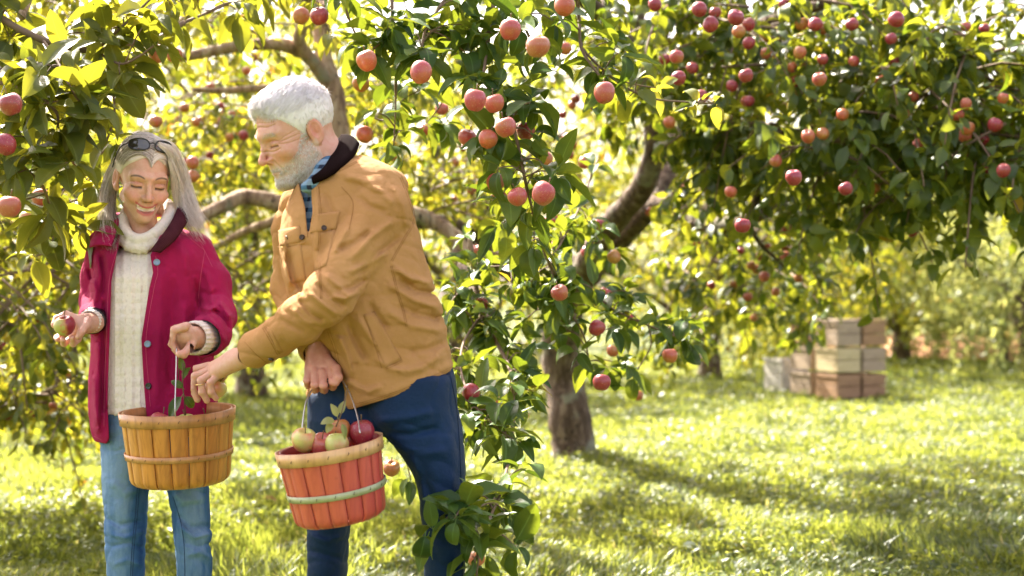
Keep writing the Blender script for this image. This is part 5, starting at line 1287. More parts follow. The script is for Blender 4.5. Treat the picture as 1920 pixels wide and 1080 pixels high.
# --- sunglasses pushed up on her head
sg = empty('sunglasses', w_(275, 268, -.08), 'dark sunglasses pushed up on top of the woman\'s grey hair', 'sunglasses')
def hq(x, y, z): return wO + wR @ (np.array([x, y, z]) * wS)
def lensloop(s):
    P_ = []
    for a in np.linspace(0, 2 * np.pi, 25)[:-1]:
        u, v = 2.65 * np.sign(math.cos(a)) * abs(math.cos(a)) ** .8, 1.75 * np.sign(math.sin(a)) * abs(math.sin(a)) ** .85
        X = s * 3.4 + u + s * .15 * v; P_.append(hq(X, -6.0 + .06 * X * X + .30 * v, 11.1 - .030 * X * X + v * .85))
    return np.array(P_)
mb = MB()
for s in (-1, 1): tube(mb, lensloop(s), .0019, 6, 1, closed=True)
tube(mb, [hq(-.9, -6.0, 11.3), hq(0, -6.3, 11.6), hq(.9, -6.0, 11.3)], .0018, 6, 3); mb.build('frame', M['black'], sg)
for s in (-1, 1):
    L = lensloop(s); c = L.mean(0) + wR @ np.array([0, -.25, .15]) * wS; V = np.vstack([L, L * .55 + c * .45 + wR @ np.array([0, -.1, .06]) * wS, [c]]); V2 = V + wR @ np.array([0, .12, -.1]) * wS; n = 24
    Q = [[i, (i + 1) % n, n + (i + 1) % n, n + i] for i in range(n)]; T = [[n + i, n + (i + 1) % n, 2 * n] for i in range(n)]; k = len(V)
    mk('lens', np.vstack([V, V2]), [np.array(Q + [[c_ + k for c_ in q[::-1]] for q in Q]), np.array(T + [[c_ + k for c_ in t[::-1]] for t in T])], M['lens'], sg)
    mb = MB(); tube(mb, [hq(s * 6.0, -3.7, 10.6), hq(s * 7.6, -1.8, 8.8), hq(s * 8.1, 1.0, 5.2), hq(s * 8.1, 3.0, 2.0)], [.0022, .002, .0018, .0022], 6, 4); mb.build('temple_arm', M['black'], sg)
# apple in her hand
apple_at(w_(122, 611, -.225), .0285, 'apple_two', 'yellow green and red apple held in the woman\'s open hand', None, (.3, -.2, .5))
# ================================================================== THE MAN
DM = 3.5
def m_(px, py, dd=0.0): return W(px, py, DM + dd)
man = empty('person', (m_(700, 1470)[0], DM, 0), 'white haired bearded man in a tan canvas jacket leaning to reach into the basket', 'person', 'people picking apples')
mR = rot(-57, 26, 2); mO = m_(553, 247, .0); mS = .0102
def m_q(P): return ((P - mO) @ mR / mS).astype(np.float32)
H1 = dict(palm=[(m_(470, 662, .05), m_(402, 690, .155), .026, .019), (m_(470, 664, .04), m_(408, 698, .115), .026, .018), (m_(440, 672, .09), m_(405, 694, .13), .024, .018)],
    fingers=[([m_(392, 686, .165), m_(358, 694, .175), m_(350, 716, .18), m_(357, 744, .18)], .0098),
             ([m_(394, 694, .148), m_(366, 705, .150), m_(361, 728, .15), m_(370, 749, .155)], .0100),
             ([m_(398, 700, .128), m_(377, 713, .122), m_(379, 735, .125), m_(388, 751, .135)], .0096),
             ([m_(408, 704, .108), m_(395, 717, .100), m_(396, 735, .105), m_(405, 747, .118)], .0086),
             ([m_(432, 680, .14), m_(418, 704, .185), m_(404, 725, .21), m_(392, 740, .215)], .0112)])
HD = np.array([0, -.085, 0.])
H2 = dict(palm=[(m_(597, 655, -.025), m_(594, 686, .012) + HD, .029, .019), (m_(600, 655, -.025), m_(619, 686, .012) + HD, .029, .019)],
    fingers=[([m_(628, 690, -.002), m_(632, 712, -.024), m_(632, 721, .002), m_(630, 708, .024)], .0094),
             ([m_(613, 694, -.006), m_(615, 719, -.028), m_(616, 727, .002), m_(615, 711, .024)], .0096),
             ([m_(599, 692, -.002), m_(599, 718, -.024), m_(600, 727, .002), m_(601, 711, .024)], .0092),
             ([m_(587, 687, .004), m_(584, 710, -.014), m_(586, 719, .008), m_(588, 708, .026)], .0082),
             ([m_(622, 672, .02), m_(638, 688, -.012), m_(642, 704, -.028), m_(637, 714, -.030)], .0115)])
H2['fingers'] = [([p + HD for p in pts], r) for pts, r in H2['fingers']]
mArm1 = [m_(712, 390, -.05), m_(612, 562, -.19), m_(520, 635, -.08), m_(470, 662, .05)]; mArm2 = [m_(560, 410, .09), m_(552, 550, .09), m_(597, 655, -.025)]
def m_body(P):
    q = m_q(P); d = head_sdf(q, True) * mS
    d = smin(d, cap(P, mO + mR @ np.array([0, 3.2, -5.5]) * mS, m_(640, 350, .03), .060, .068), .03)
    d = smin(d, cap(P, mO + mR @ np.array([0, -1.0, -7.0]) * mS, m_(610, 360, .02), .045, .05), .03)
    d = smin(d, ell(P, m_(660, 450, .03), (.14, .095, .17)), .04); d = smin(d, ell(P, m_(710, 620, .03), (.135, .095, .22)), .06)
    d = smin(d, chain(P, mArm1, [.055, .045, .032, .027], .02), .02); d = smin(d, chain(P, mArm2, [.04, .030, .027], .02), .02)
    d = smin(d, chain(P, [m_(775, 760, .0), m_(812, 860, -.04), m_(833, 980, -.06), m_(834, 1080, -.05), m_(836, 1440, .0)], [.06, .05, .040, .036, .025], .03), .03)
    d = smin(d, chain(P, [m_(652, 770, .07), m_(622, 1000, .12), m_(620, 1080, .12), m_(620, 1420, .14)], [.06, .034, .030, .022], .03), .03)
    d = smin(d, hand_sdf(P, H1), .012); return smin(d, hand_sdf(P, H2), .012)
def m_col(V):
    C = head_col(m_q(V), True); h = V[:, 2] < m_(0, 420)[2]; C[h] = (.60, .35, .245); h = (V[:, 0] > m_(575, 0)[0]) & h; C[h] = (.58, .29, .20)
    return hand_paint(hand_paint(C, V, H1), V, H2)
b1 = hd(mO + np.array([.01, 0, -.025]), np.array([.14, .15, .165])); b2 = mx(m_(338, 765, .03), m_(500, 640, .25)); b3 = mx(m_(562, 742, -.17), m_(655, 645, .02))
body = body_mesh('body', m_body, m_col, man, [(*b1, .0019), (*b2, .0017), (*b3, .0018)], (np.array([-.62, 3.2, .0]), np.array([-.08, 3.8, 1.6]), .009), M['skin'])
mb = MB(); c = m_(375, 716, .122); ax = unit(m_(379, 735, .125) - m_(377, 713, .122)); A = unit(np.cross(ax, [0, 1, 0])); B = np.cross(ax, A)
tube(mb, [c + ax * .006 + .0112 * (math.cos(a) * A + math.sin(a) * B) for a in np.linspace(0, 2 * np.pi, 25)[:-1]], .0014, 6, 1, closed=True, flat=1.0); mb.build('ring', M['gold'], man)
# --- shirt
sh_slab = slab([(330, 600, 690, 3.53, .08), (360, 560, 735, 3.52, .10), (420, 540, 760, 3.51, .115), (500, 540, 780, 3.51, .115), (560, 560, 790, 3.51, .11)], 3.5)
def m_shirt(P):
    d = sh_slab(P)
    c = chain(P, [m_(588, 344, -.085), m_(606, 322, -.050), m_(622, 296, .01), m_(634, 276, .06)], [.016, .022, .024, .022], .01)
    d = smin(d, c, .012); return smin(d, cap(P, m_(572, 352, -.085), m_(590, 352, -.07), .012, .02), .02) + .0008 * n3(P, .02)
V, Q = surface(m_shirt, np.array([-.62, 3.33, 1.14]), np.array([-.18, 3.72, 1.62]), .0036)
mk('shirt', V, Q, M['plaid'], man)
# --- jacket
mj_slab = slab([(296, 606, 690, 3.54, .075), (312, 585, 722, 3.53, .10), (345, 554, 752, 3.52, .125), (400, 530, 776, 3.51, .142), (450, 525, 791, 3.50, .148), (500, 528, 804, 3.50, .150), (550, 538, 820, 3.50, .152), (600, 572, 833, 3.50, .152), (625, 594, 838, 3.50, .150), (660, 618, 844, 3.50, .148), (700, 640, 849, 3.50, .150), (780, 650, 852, 3.50, .150)], 3.5)
mj_far = slab([(560, 545, 680, 3.58, .08), (620, 570, 700, 3.58, .085), (700, 578, 720, 3.57, .085), (780, 580, 720, 3.57, .085)], 3.57)
M_OPEN = [(555, 320), (562, 350), (572, 387), (577, 443), (581, 428), (586, 398), (583, 342), (600, 322), (590, 300)]
sl1 = [m_(700, 372, -.03), m_(708, 398, -.06), m_(672, 468, -.12), m_(612, 562, -.19), m_(560, 603, -.145), m_(520, 633, -.075), m_(480, 655, .02)]
sl2 = [m_(562, 385, .08), m_(553, 430, .10), m_(551, 540, .12), m_(572, 612, .045), m_(593, 652, -.012)]
M_FOLDS = [  # upper arm
    ([(745, 410), (700, 440), (655, 490)], 7, .0060), ([(755, 440), (715, 470), (670, 520)], 6, -.0050), ([(728, 470), (690, 495), (650, 512)], 6, .0055), ([(700, 430), (665, 455), (630, 470)], 6, -.0050), ([(655, 420), (640, 450), (622, 480)], 6, .0040),
    ([(690, 520), (655, 540), (628, 545)], 5, -.0055), ([(676, 545), (648, 560), (615, 556)], 5, .0060),
    # elbow and forearm
    ([(608, 512), (632, 534), (660, 560)], 5, .0050), ([(592, 528), (612, 550), (650, 580)], 6, -.0065), ([(575, 545), (600, 566), (636, 594)], 5, .0060), ([(560, 560), (582, 588), (612, 604)], 5, -.0050), ([(545, 575), (566, 600), (592, 612)], 5, .0045), ([(520, 596), (545, 610), (575, 625)], 5, -.0030),
    # shoulder
    ([(735, 345), (755, 385), (765, 430)], 6, .0045), ([(690, 345), (715, 360), (745, 390)], 7, .0040), ([(670, 365), (690, 385), (730, 400)], 6, -.0045), ([(640, 330), (670, 335), (710, 345)], 8, .004),
    # body under the arm
    ([(735, 500), (770, 522), (812, 532)], 6, .0065), ([(745, 520), (780, 545), (822, 552)], 6, -.0060), ([(725, 530), (775, 562), (828, 580)], 7, .0065), ([(740, 570), (785, 590), (832, 600)], 7, -.0050), ([(720, 580), (770, 610), (836, 622)], 7, .0045),
    ([(690, 562), (705, 590), (730, 620)], 6, -.0060), ([(665, 590), (690, 625), (712, 660)], 8, .0070), ([(650, 600), (668, 640), (690, 680)], 7, -.0070), ([(632, 625), (650, 665), (662, 710)], 6, .0060), ([(700, 668), (730, 690), (762, 698)], 6, .0050), ([(645, 712), (690, 735), (720, 722)], 6, .0045), ([(745, 700), (790, 690), (835, 660)], 8, .0045), ([(760, 660), (800, 655), (840, 640)], 7, -.0040),
    # chest
    ([(600, 370), (598, 430), (592, 500)], 6, .0045), ([(540, 470), (552, 520), (575, 560)], 6, -.005), ([(532, 440), (536, 500), (545, 540)], 5, .005), ([(610, 360), (625, 400), (622, 440)], 6, -.004), ([(590, 640), (600, 690), (592, 740)], 6, .004)]
M_HEM = [(500, 735), (581, 752), (620, 764), (658, 768), (739, 744), (800, 719), (848, 695), (900, 668)]
def m_jacket(P):
    x, y = pix(P); d = smin(mj_slab(P, 2.3), mj_far(P, 2.3), .006)
    d = smin(d, chain(P, sl1, [.070, .080, .067, .060, .053, .047, .047], .02), .006); d = smin(d, chain(P, sl2, [.05, .056, .056, .048, .043], .02), .008)
    d = smin(d, ell(P, m_(690, 345, .01), (.095, .10, .05)), .05)
    d += .0022 * n3(P * np.array([1, 1, 1.3], np.float32), .05, 3) + crease(P * np.array([.9, .9, 1.4], np.float32), .055, 14) * .0036 + crease(P * np.array([1, 1, 1.4], np.float32), .026, 15) * .0014 - folds(x, y, M_FOLDS) * 1.9
    d = smax(d, -np.maximum(sdpoly(x, y, M_OPEN) * .0013, P[:, 1] - 3.5), .003)
    hem = (y - np.interp(x, [p[0] for p in M_HEM], [p[1] for p in M_HEM])) * .0013; d -= .0028 * np.exp(-((hem + .016) / .010) ** 2)
    d = smax(d, hem, .005)
    d = smax(d, -cap(P, m_(500, 645, -.03), m_(460, 662, .08), .033, .036), .003); return smax(d, -cap(P, m_(592, 645, .0), m_(599, 676, -.05), .033, .036), .003)
V, Q = surface(m_jacket, np.array([-.68, 3.16, .88]), np.array([-.12, 3.74, 1.60]), .0036)
mj = mk('jacket', V, Q, M['tan'], man); jb = bvh_of(mj)
sheet([m_(592, 334, -.095), m_(606, 318, -.070), m_(622, 292, -.015), m_(638, 256, .045), m_(634, 262, .12)], [m_(586, 343, -.105), m_(618, 328, -.105), m_(655, 300, -.065), m_(673, 274, .02), m_(664, 270, .13)], .010, 'collar', M['cord_brown'], mj, bulge=.008)
# flaps, pockets, placket, cuff tab, buttons, stitched seams
patch(jb, [(521, 462), (571, 452), (571, 458), (521, 464)], 6, 2, .0, .003, 'pocket_flap', M['tan'], mj)
for qd in ([(522, 432), (563, 424), (564, 455), (526, 462)], [(583, 404), (638, 396), (630, 430), (582, 438)]): patch(jb, qd, 9, 7, .0005, .004, 'pocket_flap', M['tan'], mj)
for qd in ([(526, 462), (564, 455), (574, 526), (548, 532)], [(584, 438), (629, 430), (612, 498), (590, 508)]): patch(jb, qd, 8, 9, .0, .0022, 'pocket', M['tan'], mj)
patch(jb, [(682, 590), (703, 584), (752, 674), (722, 690)], 6, 12, .0, .0024, 'pocket', M['tan'], mj)
patch(jb, [(584, 345), (597, 343), (602, 470), (588, 470)], 4, 14, .0, .0026, 'placket', M['tan'], mj)
patch(jb, [(500, 612), (512, 624), (531, 660), (522, 662)], 3, 6, .0, .0022, 'cuff_seam_band', M['tan'], mj)
for px, py, m in ((541, 446, 'dark_metal'), (568, 445, 'dark_metal'), (607, 428, 'dark_metal'), (509, 671, 'dark_metal')): button(jb, px, py, .0068, 'button', M[m], mj, .004)
mb = MB()
for pts, db in (([(752, 330), (768, 372), (778, 412), (758, 450), (736, 490)], 3), ([(735, 498), (745, 540), (757, 580), (764, 612)], 3), ([(700, 586), (722, 625), (752, 672), (750, 680), (724, 692)], 3), ([(682, 592), (700, 640), (716, 690)], 0), ([(683, 592), (702, 584)], 0),
    ([(580, 748), (620, 757), (656, 760), (737, 736), (798, 711), (846, 688)], 3), ([(606, 330), (640, 316), (672, 300)], 3), ([(598, 350), (602, 400), (600, 470), (604, 560)], 3), ([(618, 620), (632, 660), (640, 710), (642, 752)], 4),
    ([(494, 610), (508, 634), (524, 664)], 4), ([(458, 640), (480, 664), (500, 680)], 0), ([(800, 400), (812, 480)][:0] or [(640, 350), (662, 380), (655, 430)], 0), ([(564, 350), (573, 390), (577, 445)], 0), ([(523, 436), (562, 428)], 0), ([(530, 458), (562, 452)], 0), ([(588, 434), (627, 427)], 0)):
    seam(mb, jb, pts, .0003, .0008, db, 4)
mb.build('seam', M['tan_seam'], mj)
mb = MB()
for k in range(2):
    c = [m_(480, 655, .02), m_(593, 652, -.012)][k]; e = [m_(470, 660, .05), m_(598, 670, -.03)][k]; ax = unit(e - c); A = unit(np.cross(ax, [0, 0, 1])); B = np.cross(ax, A)
    tube(mb, [c + (e - c) * .25 + .0365 * (math.cos(a) * A + math.sin(a) * B) for a in np.linspace(0, 2 * np.pi, 25)[:-1]], .0045, 6, 1, closed=True)
mb.build('cuff_lining', M['black'], mj)
# --- trousers
tn = slab([(700, 690, 850, 3.47, .115), (760, 680, 858, 3.46, .115), (800, 706, 866, 3.46, .112), (830, 738, 870, 3.455, .105), (870, 766, 872, 3.45, .098), (910, 784, 873, 3.445, .088), (960, 790, 873, 3.44, .078), (1020, 793, 874, 3.44, .072), (1080, 796, 873, 3.45, .068), (1200, 806, 868, 3.47, .064), (1340, 812, 862, 3.49, .055), (1440, 815, 860, 3.50, .05)], 3.46)
tf = slab([(740, 582, 720, 3.56, .11), (800, 578, 715, 3.57, .11), (860, 575, 700, 3.59, .10), (960, 573, 656, 3.62, .080), (1020, 571, 651, 3.62, .074), (1080, 570, 648, 3.62, .070), (1200, 574, 642, 3.63, .064), (1340, 580, 634, 3.64, .055), (1440, 584, 632, 3.64, .05)], 3.58)
th_ = slab([(680, 605, 846, 3.53, .105), (740, 586, 854, 3.53, .108), (790, 586, 858, 3.53, .105), (815, 600, 850, 3.53, .09)], 3.5)
T_FOLDS = [([(700, 790), (760, 785), (820, 770)], 8, .004), ([(715, 812), (770, 815), (830, 800)], 7, -.005), ([(738, 835), (790, 850), (845, 845)], 8, .004), ([(780, 880), (810, 930), (850, 970)], 8, -.004), ([(792, 960), (830, 985), (868, 990)], 7, .004), ([(798, 1005), (835, 1015), (868, 1030)], 7, -.004),
    ([(575, 1000), (610, 1015), (648, 1005)], 6, .004), ([(575, 1030), (610, 1040), (645, 1050)], 6, -.004), ([(770, 850), (790, 900), (800, 950)], 7, .005), ([(840, 800), (850, 860), (848, 940)], 9, .003)]
def m_trousers(P):
    x, y = pix(P); d = smin(smin(tn(P, 2.1), tf(P, 2.1), .008), th_(P), .02)
    return d + .0018 * n3(P, .05, 2) + crease(P * np.array([1, 1, 1.3], np.float32), .05, 22) * .003 - folds(x, y, T_FOLDS) * 1.5
V, Q = surface(m_trousers, np.array([-.60, 3.26, .0]), np.array([-.08, 3.76, 1.06]), .0048)
tr = mk('trousers', V, Q, M['navy'], man); tb = bvh_of(tr); mb = MB()
seam(mb, tb, [(843, 700), (855, 760), (861, 830), (864, 900), (866, 980), (867, 1085)], .0004, .0012, 0, 6); mb.build('seam', M['navy_seam'], tr)
boot(838, 3.50, man, -.04); boot(609, 3.64, man, -.04)
# --- hair and beard
def m_hair_fn(P):
    q = m_q(P); x, y, z = q.T; ax = np.abs(x)
    d = ell(q, (0, 1.6, 3.9), (7.95, 9.8, 8.65)); d = smin(d, ell(q, (0, -3.8, 8.2), (4.4, 4.2, 3.2)), 1.6)
    d += .09 * n3(q * np.array([1, .5, .6], np.float32), 1.6, 3) + .03 * n3(q, .7, 5)
    lim = .55 * z + .83 * y - (-1.75 - .12 * ax + .30 * np.clip(ax - 3.5, 0, 9)); d = smax(d, -lim, .8)
    d = smax(d, -(z + 3.6), .8)
    return smax(d, -ell(np.stack([ax, y, z], -1), (7.6, 1.4, -1.4), (2.2, 2.3, 3.3)), .4) * mS
V, Q = surface(m_hair_fn, mO - .15, mO + np.array([.15, .15, .17]), .0028)
qv = m_q(V); mh = mk('hair', V, Q, M['hair_white'], man, attrs={'lv': np.clip(.35 + .25 * n3(qv, 1.1, 6) - .2 * np.clip(-qv[:, 2] / 5, 0, 1), 0, 1)})  # cap darker than the strands: shade in the hair gaps put into colour
me = mh.data; nn = np.zeros(len(me.vertices) * 3); me.vertex_normals.foreach_get('vector', nn); nn = nn.reshape(-1, 3)
def fur(P_, Nw, flow, L, lift, lvm, name, par, r=.0006, jit=.35, K=5):
    n = len(P_); f = flow + rng.normal(0, jit, (n, 3)); f = unit(f - Nw * (f * Nw).sum(1, keepdims=True)); L = (L * rng.uniform(.5, 1.2, n))[:, None, None]
    t = np.linspace(0, 1, K)[None, :, None]; curl = unit(rng.normal(0, 1, (n, 1, 3))) * .12
    C = P_[:, None] - Nw[:, None] * .0015 + L * (f[:, None] * t * (1 - lift * .3) + Nw[:, None] * lift * np.sin(t * 2.2) * .6 + curl * t * t)
    mb = MB(); strands(mb, C, r, np.clip(rng.normal(lvm, .22, n), 0, 1)); return mb.build(name, M['hair_white'], par)
s = rng.integers(0, len(V), 12000); qs_ = qv[s]
fl = np.stack([.25 * np.sign(qs_[:, 0]) * (np.abs(qs_[:, 0]) > 2), -.75 * (qs_[:, 2] > 5) + .45 * (qs_[:, 2] < 3), -.25 - .9 * (qs_[:, 2] < 6)], -1) @ mR.T
Ls = np.where(qs_[:, 2] > 6, .026, .013)
fur(V[s], nn[s], fl, Ls, .16, .75, 'hair_strands', mh, .0007, .14)
# beard and moustache: single hairs rooted in the skin, thinning out towards the cheek
def beard():
    me = body.data; V = np.zeros(len(me.vertices) * 3); me.vertices.foreach_get('co', V); V = V.reshape(-1, 3) + np.array(parent_loc(body))
    nn = np.zeros(len(V) * 3); me.vertex_normals.foreach_get('vector', nn); nn = nn.reshape(-1, 3)
    k = np.linalg.norm(V - mO, axis=1) < .16; V, nn = V[k], nn[k]; q = m_q(V); x, y, z = q.T; ax = np.abs(x)
    up = np.where(y > -1.5, 4.2 - .3 * (y + 1.5), np.where(y > -6.4, 2.2 - 6.8 * ((-1.5 - y).clip(0) / 4.9) ** .62, -4.75))
    w = np.clip((up - z) / 1.3, 0, 1) * np.clip((.7 - y) / .9, 0, 1) * np.clip((z + 12.6) / 1.2, 0, 1) * np.where(z < -7.5, np.clip((-y + .9 * (z + 7.5) + 1.0) / 1.5, 0, 1), 1)
    w *= (ell(np.stack([ax, y, z], -1), (0, -9.5, -6.85), (2.0, 3.0, .62)) > 0) * (ell(np.stack([ax, y, z], -1), (7.6, 1.6, -1.2), (1.6, 2.6, 3.4)) > 0) * (ell(q, (0, -10.4, -3.3), (1.9, 2.4, 1.35)) > 0)
    w *= np.clip(1 - ((y > -2.2) * (y - -2.2) * .0), 0, 1)
    s = rng.choice(len(V), 15000, p=w / w.sum()); fl = np.stack([.15 * np.sign(x[s]) * (z[s] > -6.6), -.30 + 0 * s, -1 + 0 * s], -1) @ mR.T
    o = fur(V[s], nn[s], fl, np.where(z[s] < -8, .012, .0085) * (.5 + .5 * w[s]), .34, .55, 'beard', man, .00062, .40); o.data.materials.clear(); o.data.materials.append(M['beard'])
beard()
mb = MB(); n = 150
for sx in (-1, 1):
    x0 = rng.uniform(1.3, 4.9, n); z0 = 2.05 - .06 * (x0 - 3) ** 2 + rng.normal(0, .22, n); y0 = -9.1 + .16 * x0 ** 1.5
    C = np.stack([sx * x0, y0, z0], -1)[:, None] + np.linspace(0, 1, 4)[None, :, None] * (np.stack([sx * np.full(n, .65), -.15 + rng.normal(0, .15, n), .25 + rng.normal(0, .25, n)], -1))[:, None]
    strands(mb, mO + (C * mS) @ mR.T, .0005, rng.uniform(.2, .8, n))
mb.build('eyebrows', M['hair_white'], man)
# apple in his reaching hand with a leafy sprig
apple_at(m_(403, 728, .17), .0285, 'apple_green', 'green apple gripped in the man\'s fingers above the plain wooden basket', None, (.5, .4, 1.0))

# ================================================================== THE BASKETS
def m_slat(name, base, dark, alt, stainy=.5):
    m, nt, b = mat(name); lv = attr(nt, 'lv'); v = mapping(nt, (60, 60, 6)); n1 = noise(nt, 1.0, 4, v, .6, .5)
    c = mix(nt, base, alt, lv); c = mix(nt, c, dark, math_(nt, 'MULTIPLY', ramp(nt, n1, [(.42, (0, 0, 0)), (.75, (1, 1, 1))]), stainy))
    c = mix(nt, c, tuple(x * .3 for x in dark), math_(nt, 'MULTIPLY', ramp(nt, noise(nt, 16, 4), [(.60, (0, 0, 0)), (.70, (1, 1, 1))]), .35))
    nt.links.new(c, b.inputs['Base Color']); b.inputs['Roughness'].default_value = .42; bump(nt, b, n1, .35, .002); return m
M['slat_wood'] = m_slat('slat_wood', (.50, .19, .028), (.16, .045, .006), (.62, .29, .055), .7); M['band_wood'] = m_slat('band_wood', (.46, .21, .065), (.14, .06, .02), (.56, .28, .10))
M['slat_red'] = m_slat('slat_red', (.50, .07, .05), (.26, .02, .025), (.54, .12, .055), .6); M['band_tan'] = m_slat('band_tan', (.60, .33, .13), (.25, .12, .05), (.66, .40, .18))
M['band_green'] = m_slat('band_green', (.34, .36, .18), (.18, .18, .06), (.40, .42, .24), .3); M['inside'] = m_slat('inside_red', (.28, .03, .025), (.15, .01, .01), (.33, .05, .03), .3)
def basket(c, Rt, rt, rb, h, ns, mats, label, handle, name='apple_basket'):
    """splint basket: thin bent slats, hoops at rim and middle, wire handle; its own frame has z up and the rim centre at the origin"""
    t = empty(name, c, label, 'basket', 'baskets being filled'); T = lambda V: np.asarray(V) @ Rt.T + c
    th_ = np.linspace(0, 2 * np.pi, ns, endpoint=False); mb = MB(); zs = np.linspace(0, 1, 16); r = lambda s: rb + (rt - rb) * (1 - s) ** 1.0
    def prof(s):                                              # side, then rounded turn to the bottom
        if s < .78: u = s / .78; return rt + (rb - rt) * u * .8, -h * .86 * u
        u = (s - .78) / .22; a = u * np.pi / 2; return (rt + (rb - rt) * .8) - .045 * (1 - math.cos(a)) - .05 * max(0, u - .5), -h * .86 - h * .14 * math.sin(a)
    for k, a in enumerate(th_):
        hw = np.pi / ns * .955; V = []; lvv = rng.random(); off = .0012 * (k % 2) + rng.normal(0, .0003)
        ss = np.linspace(0, 1, 20); us = np.linspace(-1, 1, 5)
        for side in (0, 1):
            for s in ss:
                rr, z = prof(s)
                for u in us:
                    ww = hw * (1 - .02 * abs(s - .5)) * rt / max(rt, .001); aa = a + u * ww; q = rr + off - side * .0022 - .0018 * abs(u) ** 3
                    V.append([q * math.cos(aa), q * math.sin(aa), z])
        n, k5 = len(ss), len(us); K = n * k5; Q = []
        for i in range(n - 1):
            for j in range(k5 - 1): f = [i * k5 + j, (i + 1) * k5 + j, (i + 1) * k5 + j + 1, i * k5 + j + 1]; Q.append(f); Q.append([x + K for x in f[::-1]])
            for j in (0, k5 - 1): f = [i * k5 + j, (i + 1) * k5 + j, (i + 1) * k5 + j + K, i * k5 + j + K]; Q.append(f if j else f[::-1])
        for i in (0, n - 1):
            for j in range(k5 - 1): f = [i * k5 + j, i * k5 + j + 1, i * k5 + j + 1 + K, i * k5 + j + K]; Q.append(f if i == 0 else f[::-1])
        mb.add(T(V), np.array(Q), lv=np.full(len(V), lvv))
    mb.build('slats', M[mats[0]], t)
    mb = MB(); rr, z = prof(1.0); V = [[0, 0, z + .004]] + [[(rr + .02) * math.cos(a), (rr + .02) * math.sin(a), z + .004] for a in np.linspace(0, 2 * np.pi, 41)[:-1]]; V2 = [[x, y, w + .004] for x, y, w in V]
    Tt = [[0, 1 + (j + 1) % 40, 1 + j] for j in range(40)]; mb.add(T(V + V2), np.array(Tt + [[a + 41, c_ + 41, b_ + 41] for a, b_, c_ in Tt]), lv=np.full(82, .5)); mb.build('bottom', M[mats[0]], t)
    def hoop(nm, s0, s1, out, m, inner=False):
        mb = MB(); n = 72; P_ = []
        for s, o in ((s0, out + .0028), (s1, out + .0028), (s1, out), (s0, out)):
            rr, z = prof(s) if s >= 0 else (rt + (-s) * .01, -s * h)
            for a in np.linspace(0, 2 * np.pi, n, endpoint=False): P_.append([(rr + o + .0006 * math.sin(a * 9)) * math.cos(a), (rr + o) * math.sin(a), z + .0012 * math.sin(a * 2 + s0)])
        Q = [[i * n + j, ((i + 1) % 4) * n + j, ((i + 1) % 4) * n + (j + 1) % n, i * n + (j + 1) % n] for i in range(4) for j in range(n)]
        mb.add(T(P_), np.array(Q), lv=np.clip(.5 + .4 * np.sin(np.tile(np.arange(n), 4) * .7), 0, 1)); return mb.build(nm, m, t)
    rim = hoop('rim_hoop', -.03, .125, .0020, M[mats[1]]); hoop('rim_hoop', -.025, .12, -.0075, M[mats[3]]); mid = hoop('middle_hoop', .47, .545, .0018, M[mats[2]])
    for s_, hp in ((.05, rim), (.508, mid)):                   # staples through the hoops
        mb = MB()
        for a in th_[::1]:
            rr, z = prof(s_); q = rr + .0056
            pts = [[q * math.cos(a - .012), q * math.sin(a - .012), z - .003], [(q + .001) * math.cos(a), (q + .001) * math.sin(a), z], [q * math.cos(a + .012), q * math.sin(a + .012), z + .003]]
            tube(mb, T(pts), .0007, 4, 1)
        mb.build('staples', M['dark_metal'], hp)
    mb = MB(); tube(mb, handle, .0017, 7, 8); mb.build('handle', M['metal'], t); return t, T, prof
# the plain basket, in the woman's fist: its wire runs towards the camera and away
c1 = W(332.5, 772, 3.80); R1 = np.array(Matrix.Rotation(R(-2.0), 3, 'Y') @ Matrix.Rotation(R(2.5), 3, 'X'))
fr = c1 + R1 @ np.array([.030, -.150, .004]); bk = c1 + R1 @ np.array([-.030, .150, .004]); g1 = W(331, 655, 3.685); g2 = W(334, 652, 3.775)
basket(c1, R1, .1485, .128, .197, 19, ('slat_wood', 'band_wood', 'band_wood', 'band_wood'), 'honey brown slatted basket hanging from the woman\'s fist', [fr, fr + [0, -.002, .03], (fr * .35 + g1 * .65), g1, (g1 + g2) / 2 + [0, 0, .004], g2, bk * .5 + g2 * .5, bk])
R2 = np.array(Matrix.Rotation(R(-9.5), 3, 'Y') @ Matrix.Rotation(R(3.0), 3, 'X')); c2 = W(617, 836, 3.33)
l2 = c2 + R2 @ np.array([-.09, -.062 + .05, .0]); hL, hR = c2 + R2 @ np.array([-.079, -.10, .0]), c2 + R2 @ np.array([.082, -.09, -.004])
basket(c2, R2, .1225, .104, .183, 17, ('slat_red', 'band_tan', 'band_green', 'inside'), 'red stained slatted basket with green middle hoop in the man\'s lower hand', [W(566, 822, 3.31), W(568, 790, 3.34), W(575, 750, 3.38), W(592, 722, 3.41), W(615, 713, 3.415), W(637, 710, 3.40), W(655, 735, 3.36), W(670, 780, 3.29), W(675, 812, 3.24)])
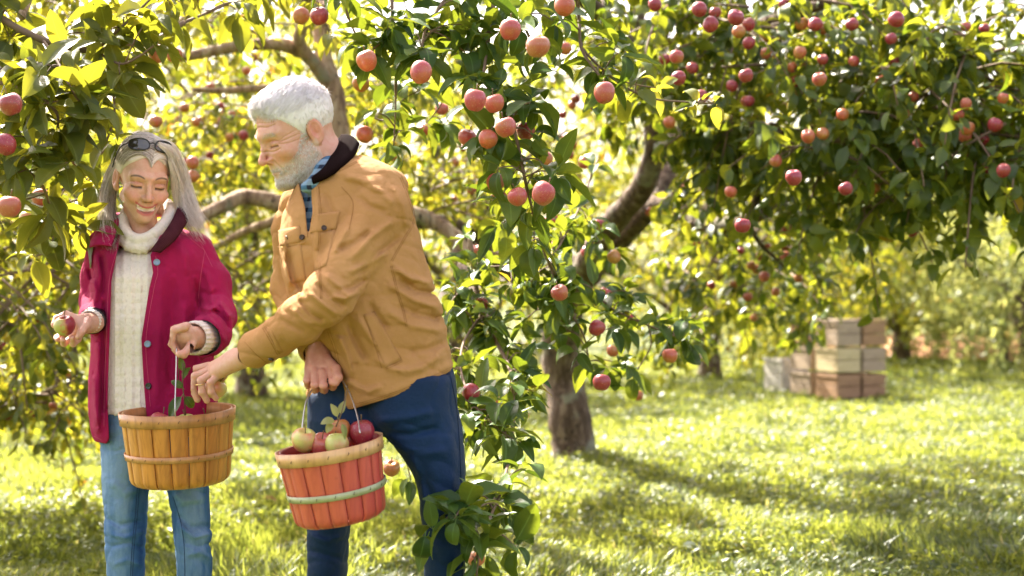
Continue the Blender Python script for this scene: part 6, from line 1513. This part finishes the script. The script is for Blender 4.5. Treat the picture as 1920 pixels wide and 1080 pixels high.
for px, py, r, k, dd, lb in ((571, 826, .0300, 'apple_green', -.03, 'pale green apple at the left in the red basket'), (635, 808, .0290, 'apple_orange', .0, 'orange and green apple on top in the middle of the red basket'), (679, 812, .0300, 'apple_red', .0, 'rosy apple at the right in the red basket'),
    (604, 834, .0270, 'apple_pink', -.03, 'small pink apple low in front in the red basket'), (632, 834, .0280, 'apple_green', -.045, 'yellowish apple behind the rim of the red basket'), (655, 826, .028, 'apple_pink', .03, 'pink apple between the orange and the rosy one in the red basket')):
    apple_at(W(px, py, 3.33 + dd), r, k, lb, 'apples in the red basket')
for px, py, k, lb in ((300, 772, 'apple_pink', 'apple at the left inside the honey brown basket'), (350, 776, 'apple_green', 'apple in the middle inside the honey brown basket'), (390, 774, 'apple_red', 'apple at the right inside the honey brown basket')): apple_at(W(px, py + 22, 3.82), .03, k, lb, 'apples in the honey brown basket')
def sprig(stem, lf, m, label, parent=None):
    t = empty('leafy_sprig', stem[0], label, 'sprig'); mb = MB(); tube(mb, stem, .0016, 5, 4); mb.build('stem', M['stem'], t)
    mb = MB(); leaves(mb, [PROTO_NEAR[0], PROTO_NEAR[2]], [l[0] for l in lf], [l[1] for l in lf], [l[2] for l in lf], np.array([l[3] for l in lf]), np.array([l[4] for l in lf])); mb.build('leaves', m, t)
sprig([W(348, 778, 3.72), W(345, 745, 3.70), W(342, 715, 3.69), W(344, 680, 3.69)], [(W(345, 738, 3.69), (-.55, -.1, -.75), (-.5, -.8, .3), .070, .2), (W(343, 715, 3.69), (.2, 0, 1), (-.3, -1, 0), .045, .6), (W(345, 740, 3.70), (.5, -.1, -.6), (.2, -1, .3), .045, .3), (W(343, 700, 3.69), (-.15, 0, 1), (.3, -1, .1), .040, .7), (W(346, 730, 3.69), (-.3, -.2, .3), (.3, -1, .3), .042, .4)], M['leaf_near'], 'green leafy sprig poking out of the honey brown basket beside the wire')
sprig([W(652, 722, 3.36), W(648, 745, 3.27), W(640, 775, 3.25), W(630, 800, 3.27)], [(W(632, 792, 3.26), (-.7, -.2, .2), (-.1, -.8, .6), .040, .75), (W(630, 796, 3.26), (-.8, -.1, -.3), (0, -.9, .5), .034, .7), (W(634, 785, 3.26), (-.3, -.1, .8), (.5, -.8, .1), .034, .8), (W(640, 790, 3.25), (.3, -.2, -.9), (.6, -.8, 0), .038, .15), (W(638, 780, 3.26), (.2, -.1, .9), (-.5, -.8, .2), .034, .7)], M['leaf_pale'], 'pale wilted sprig hanging over the apples of the red basket')
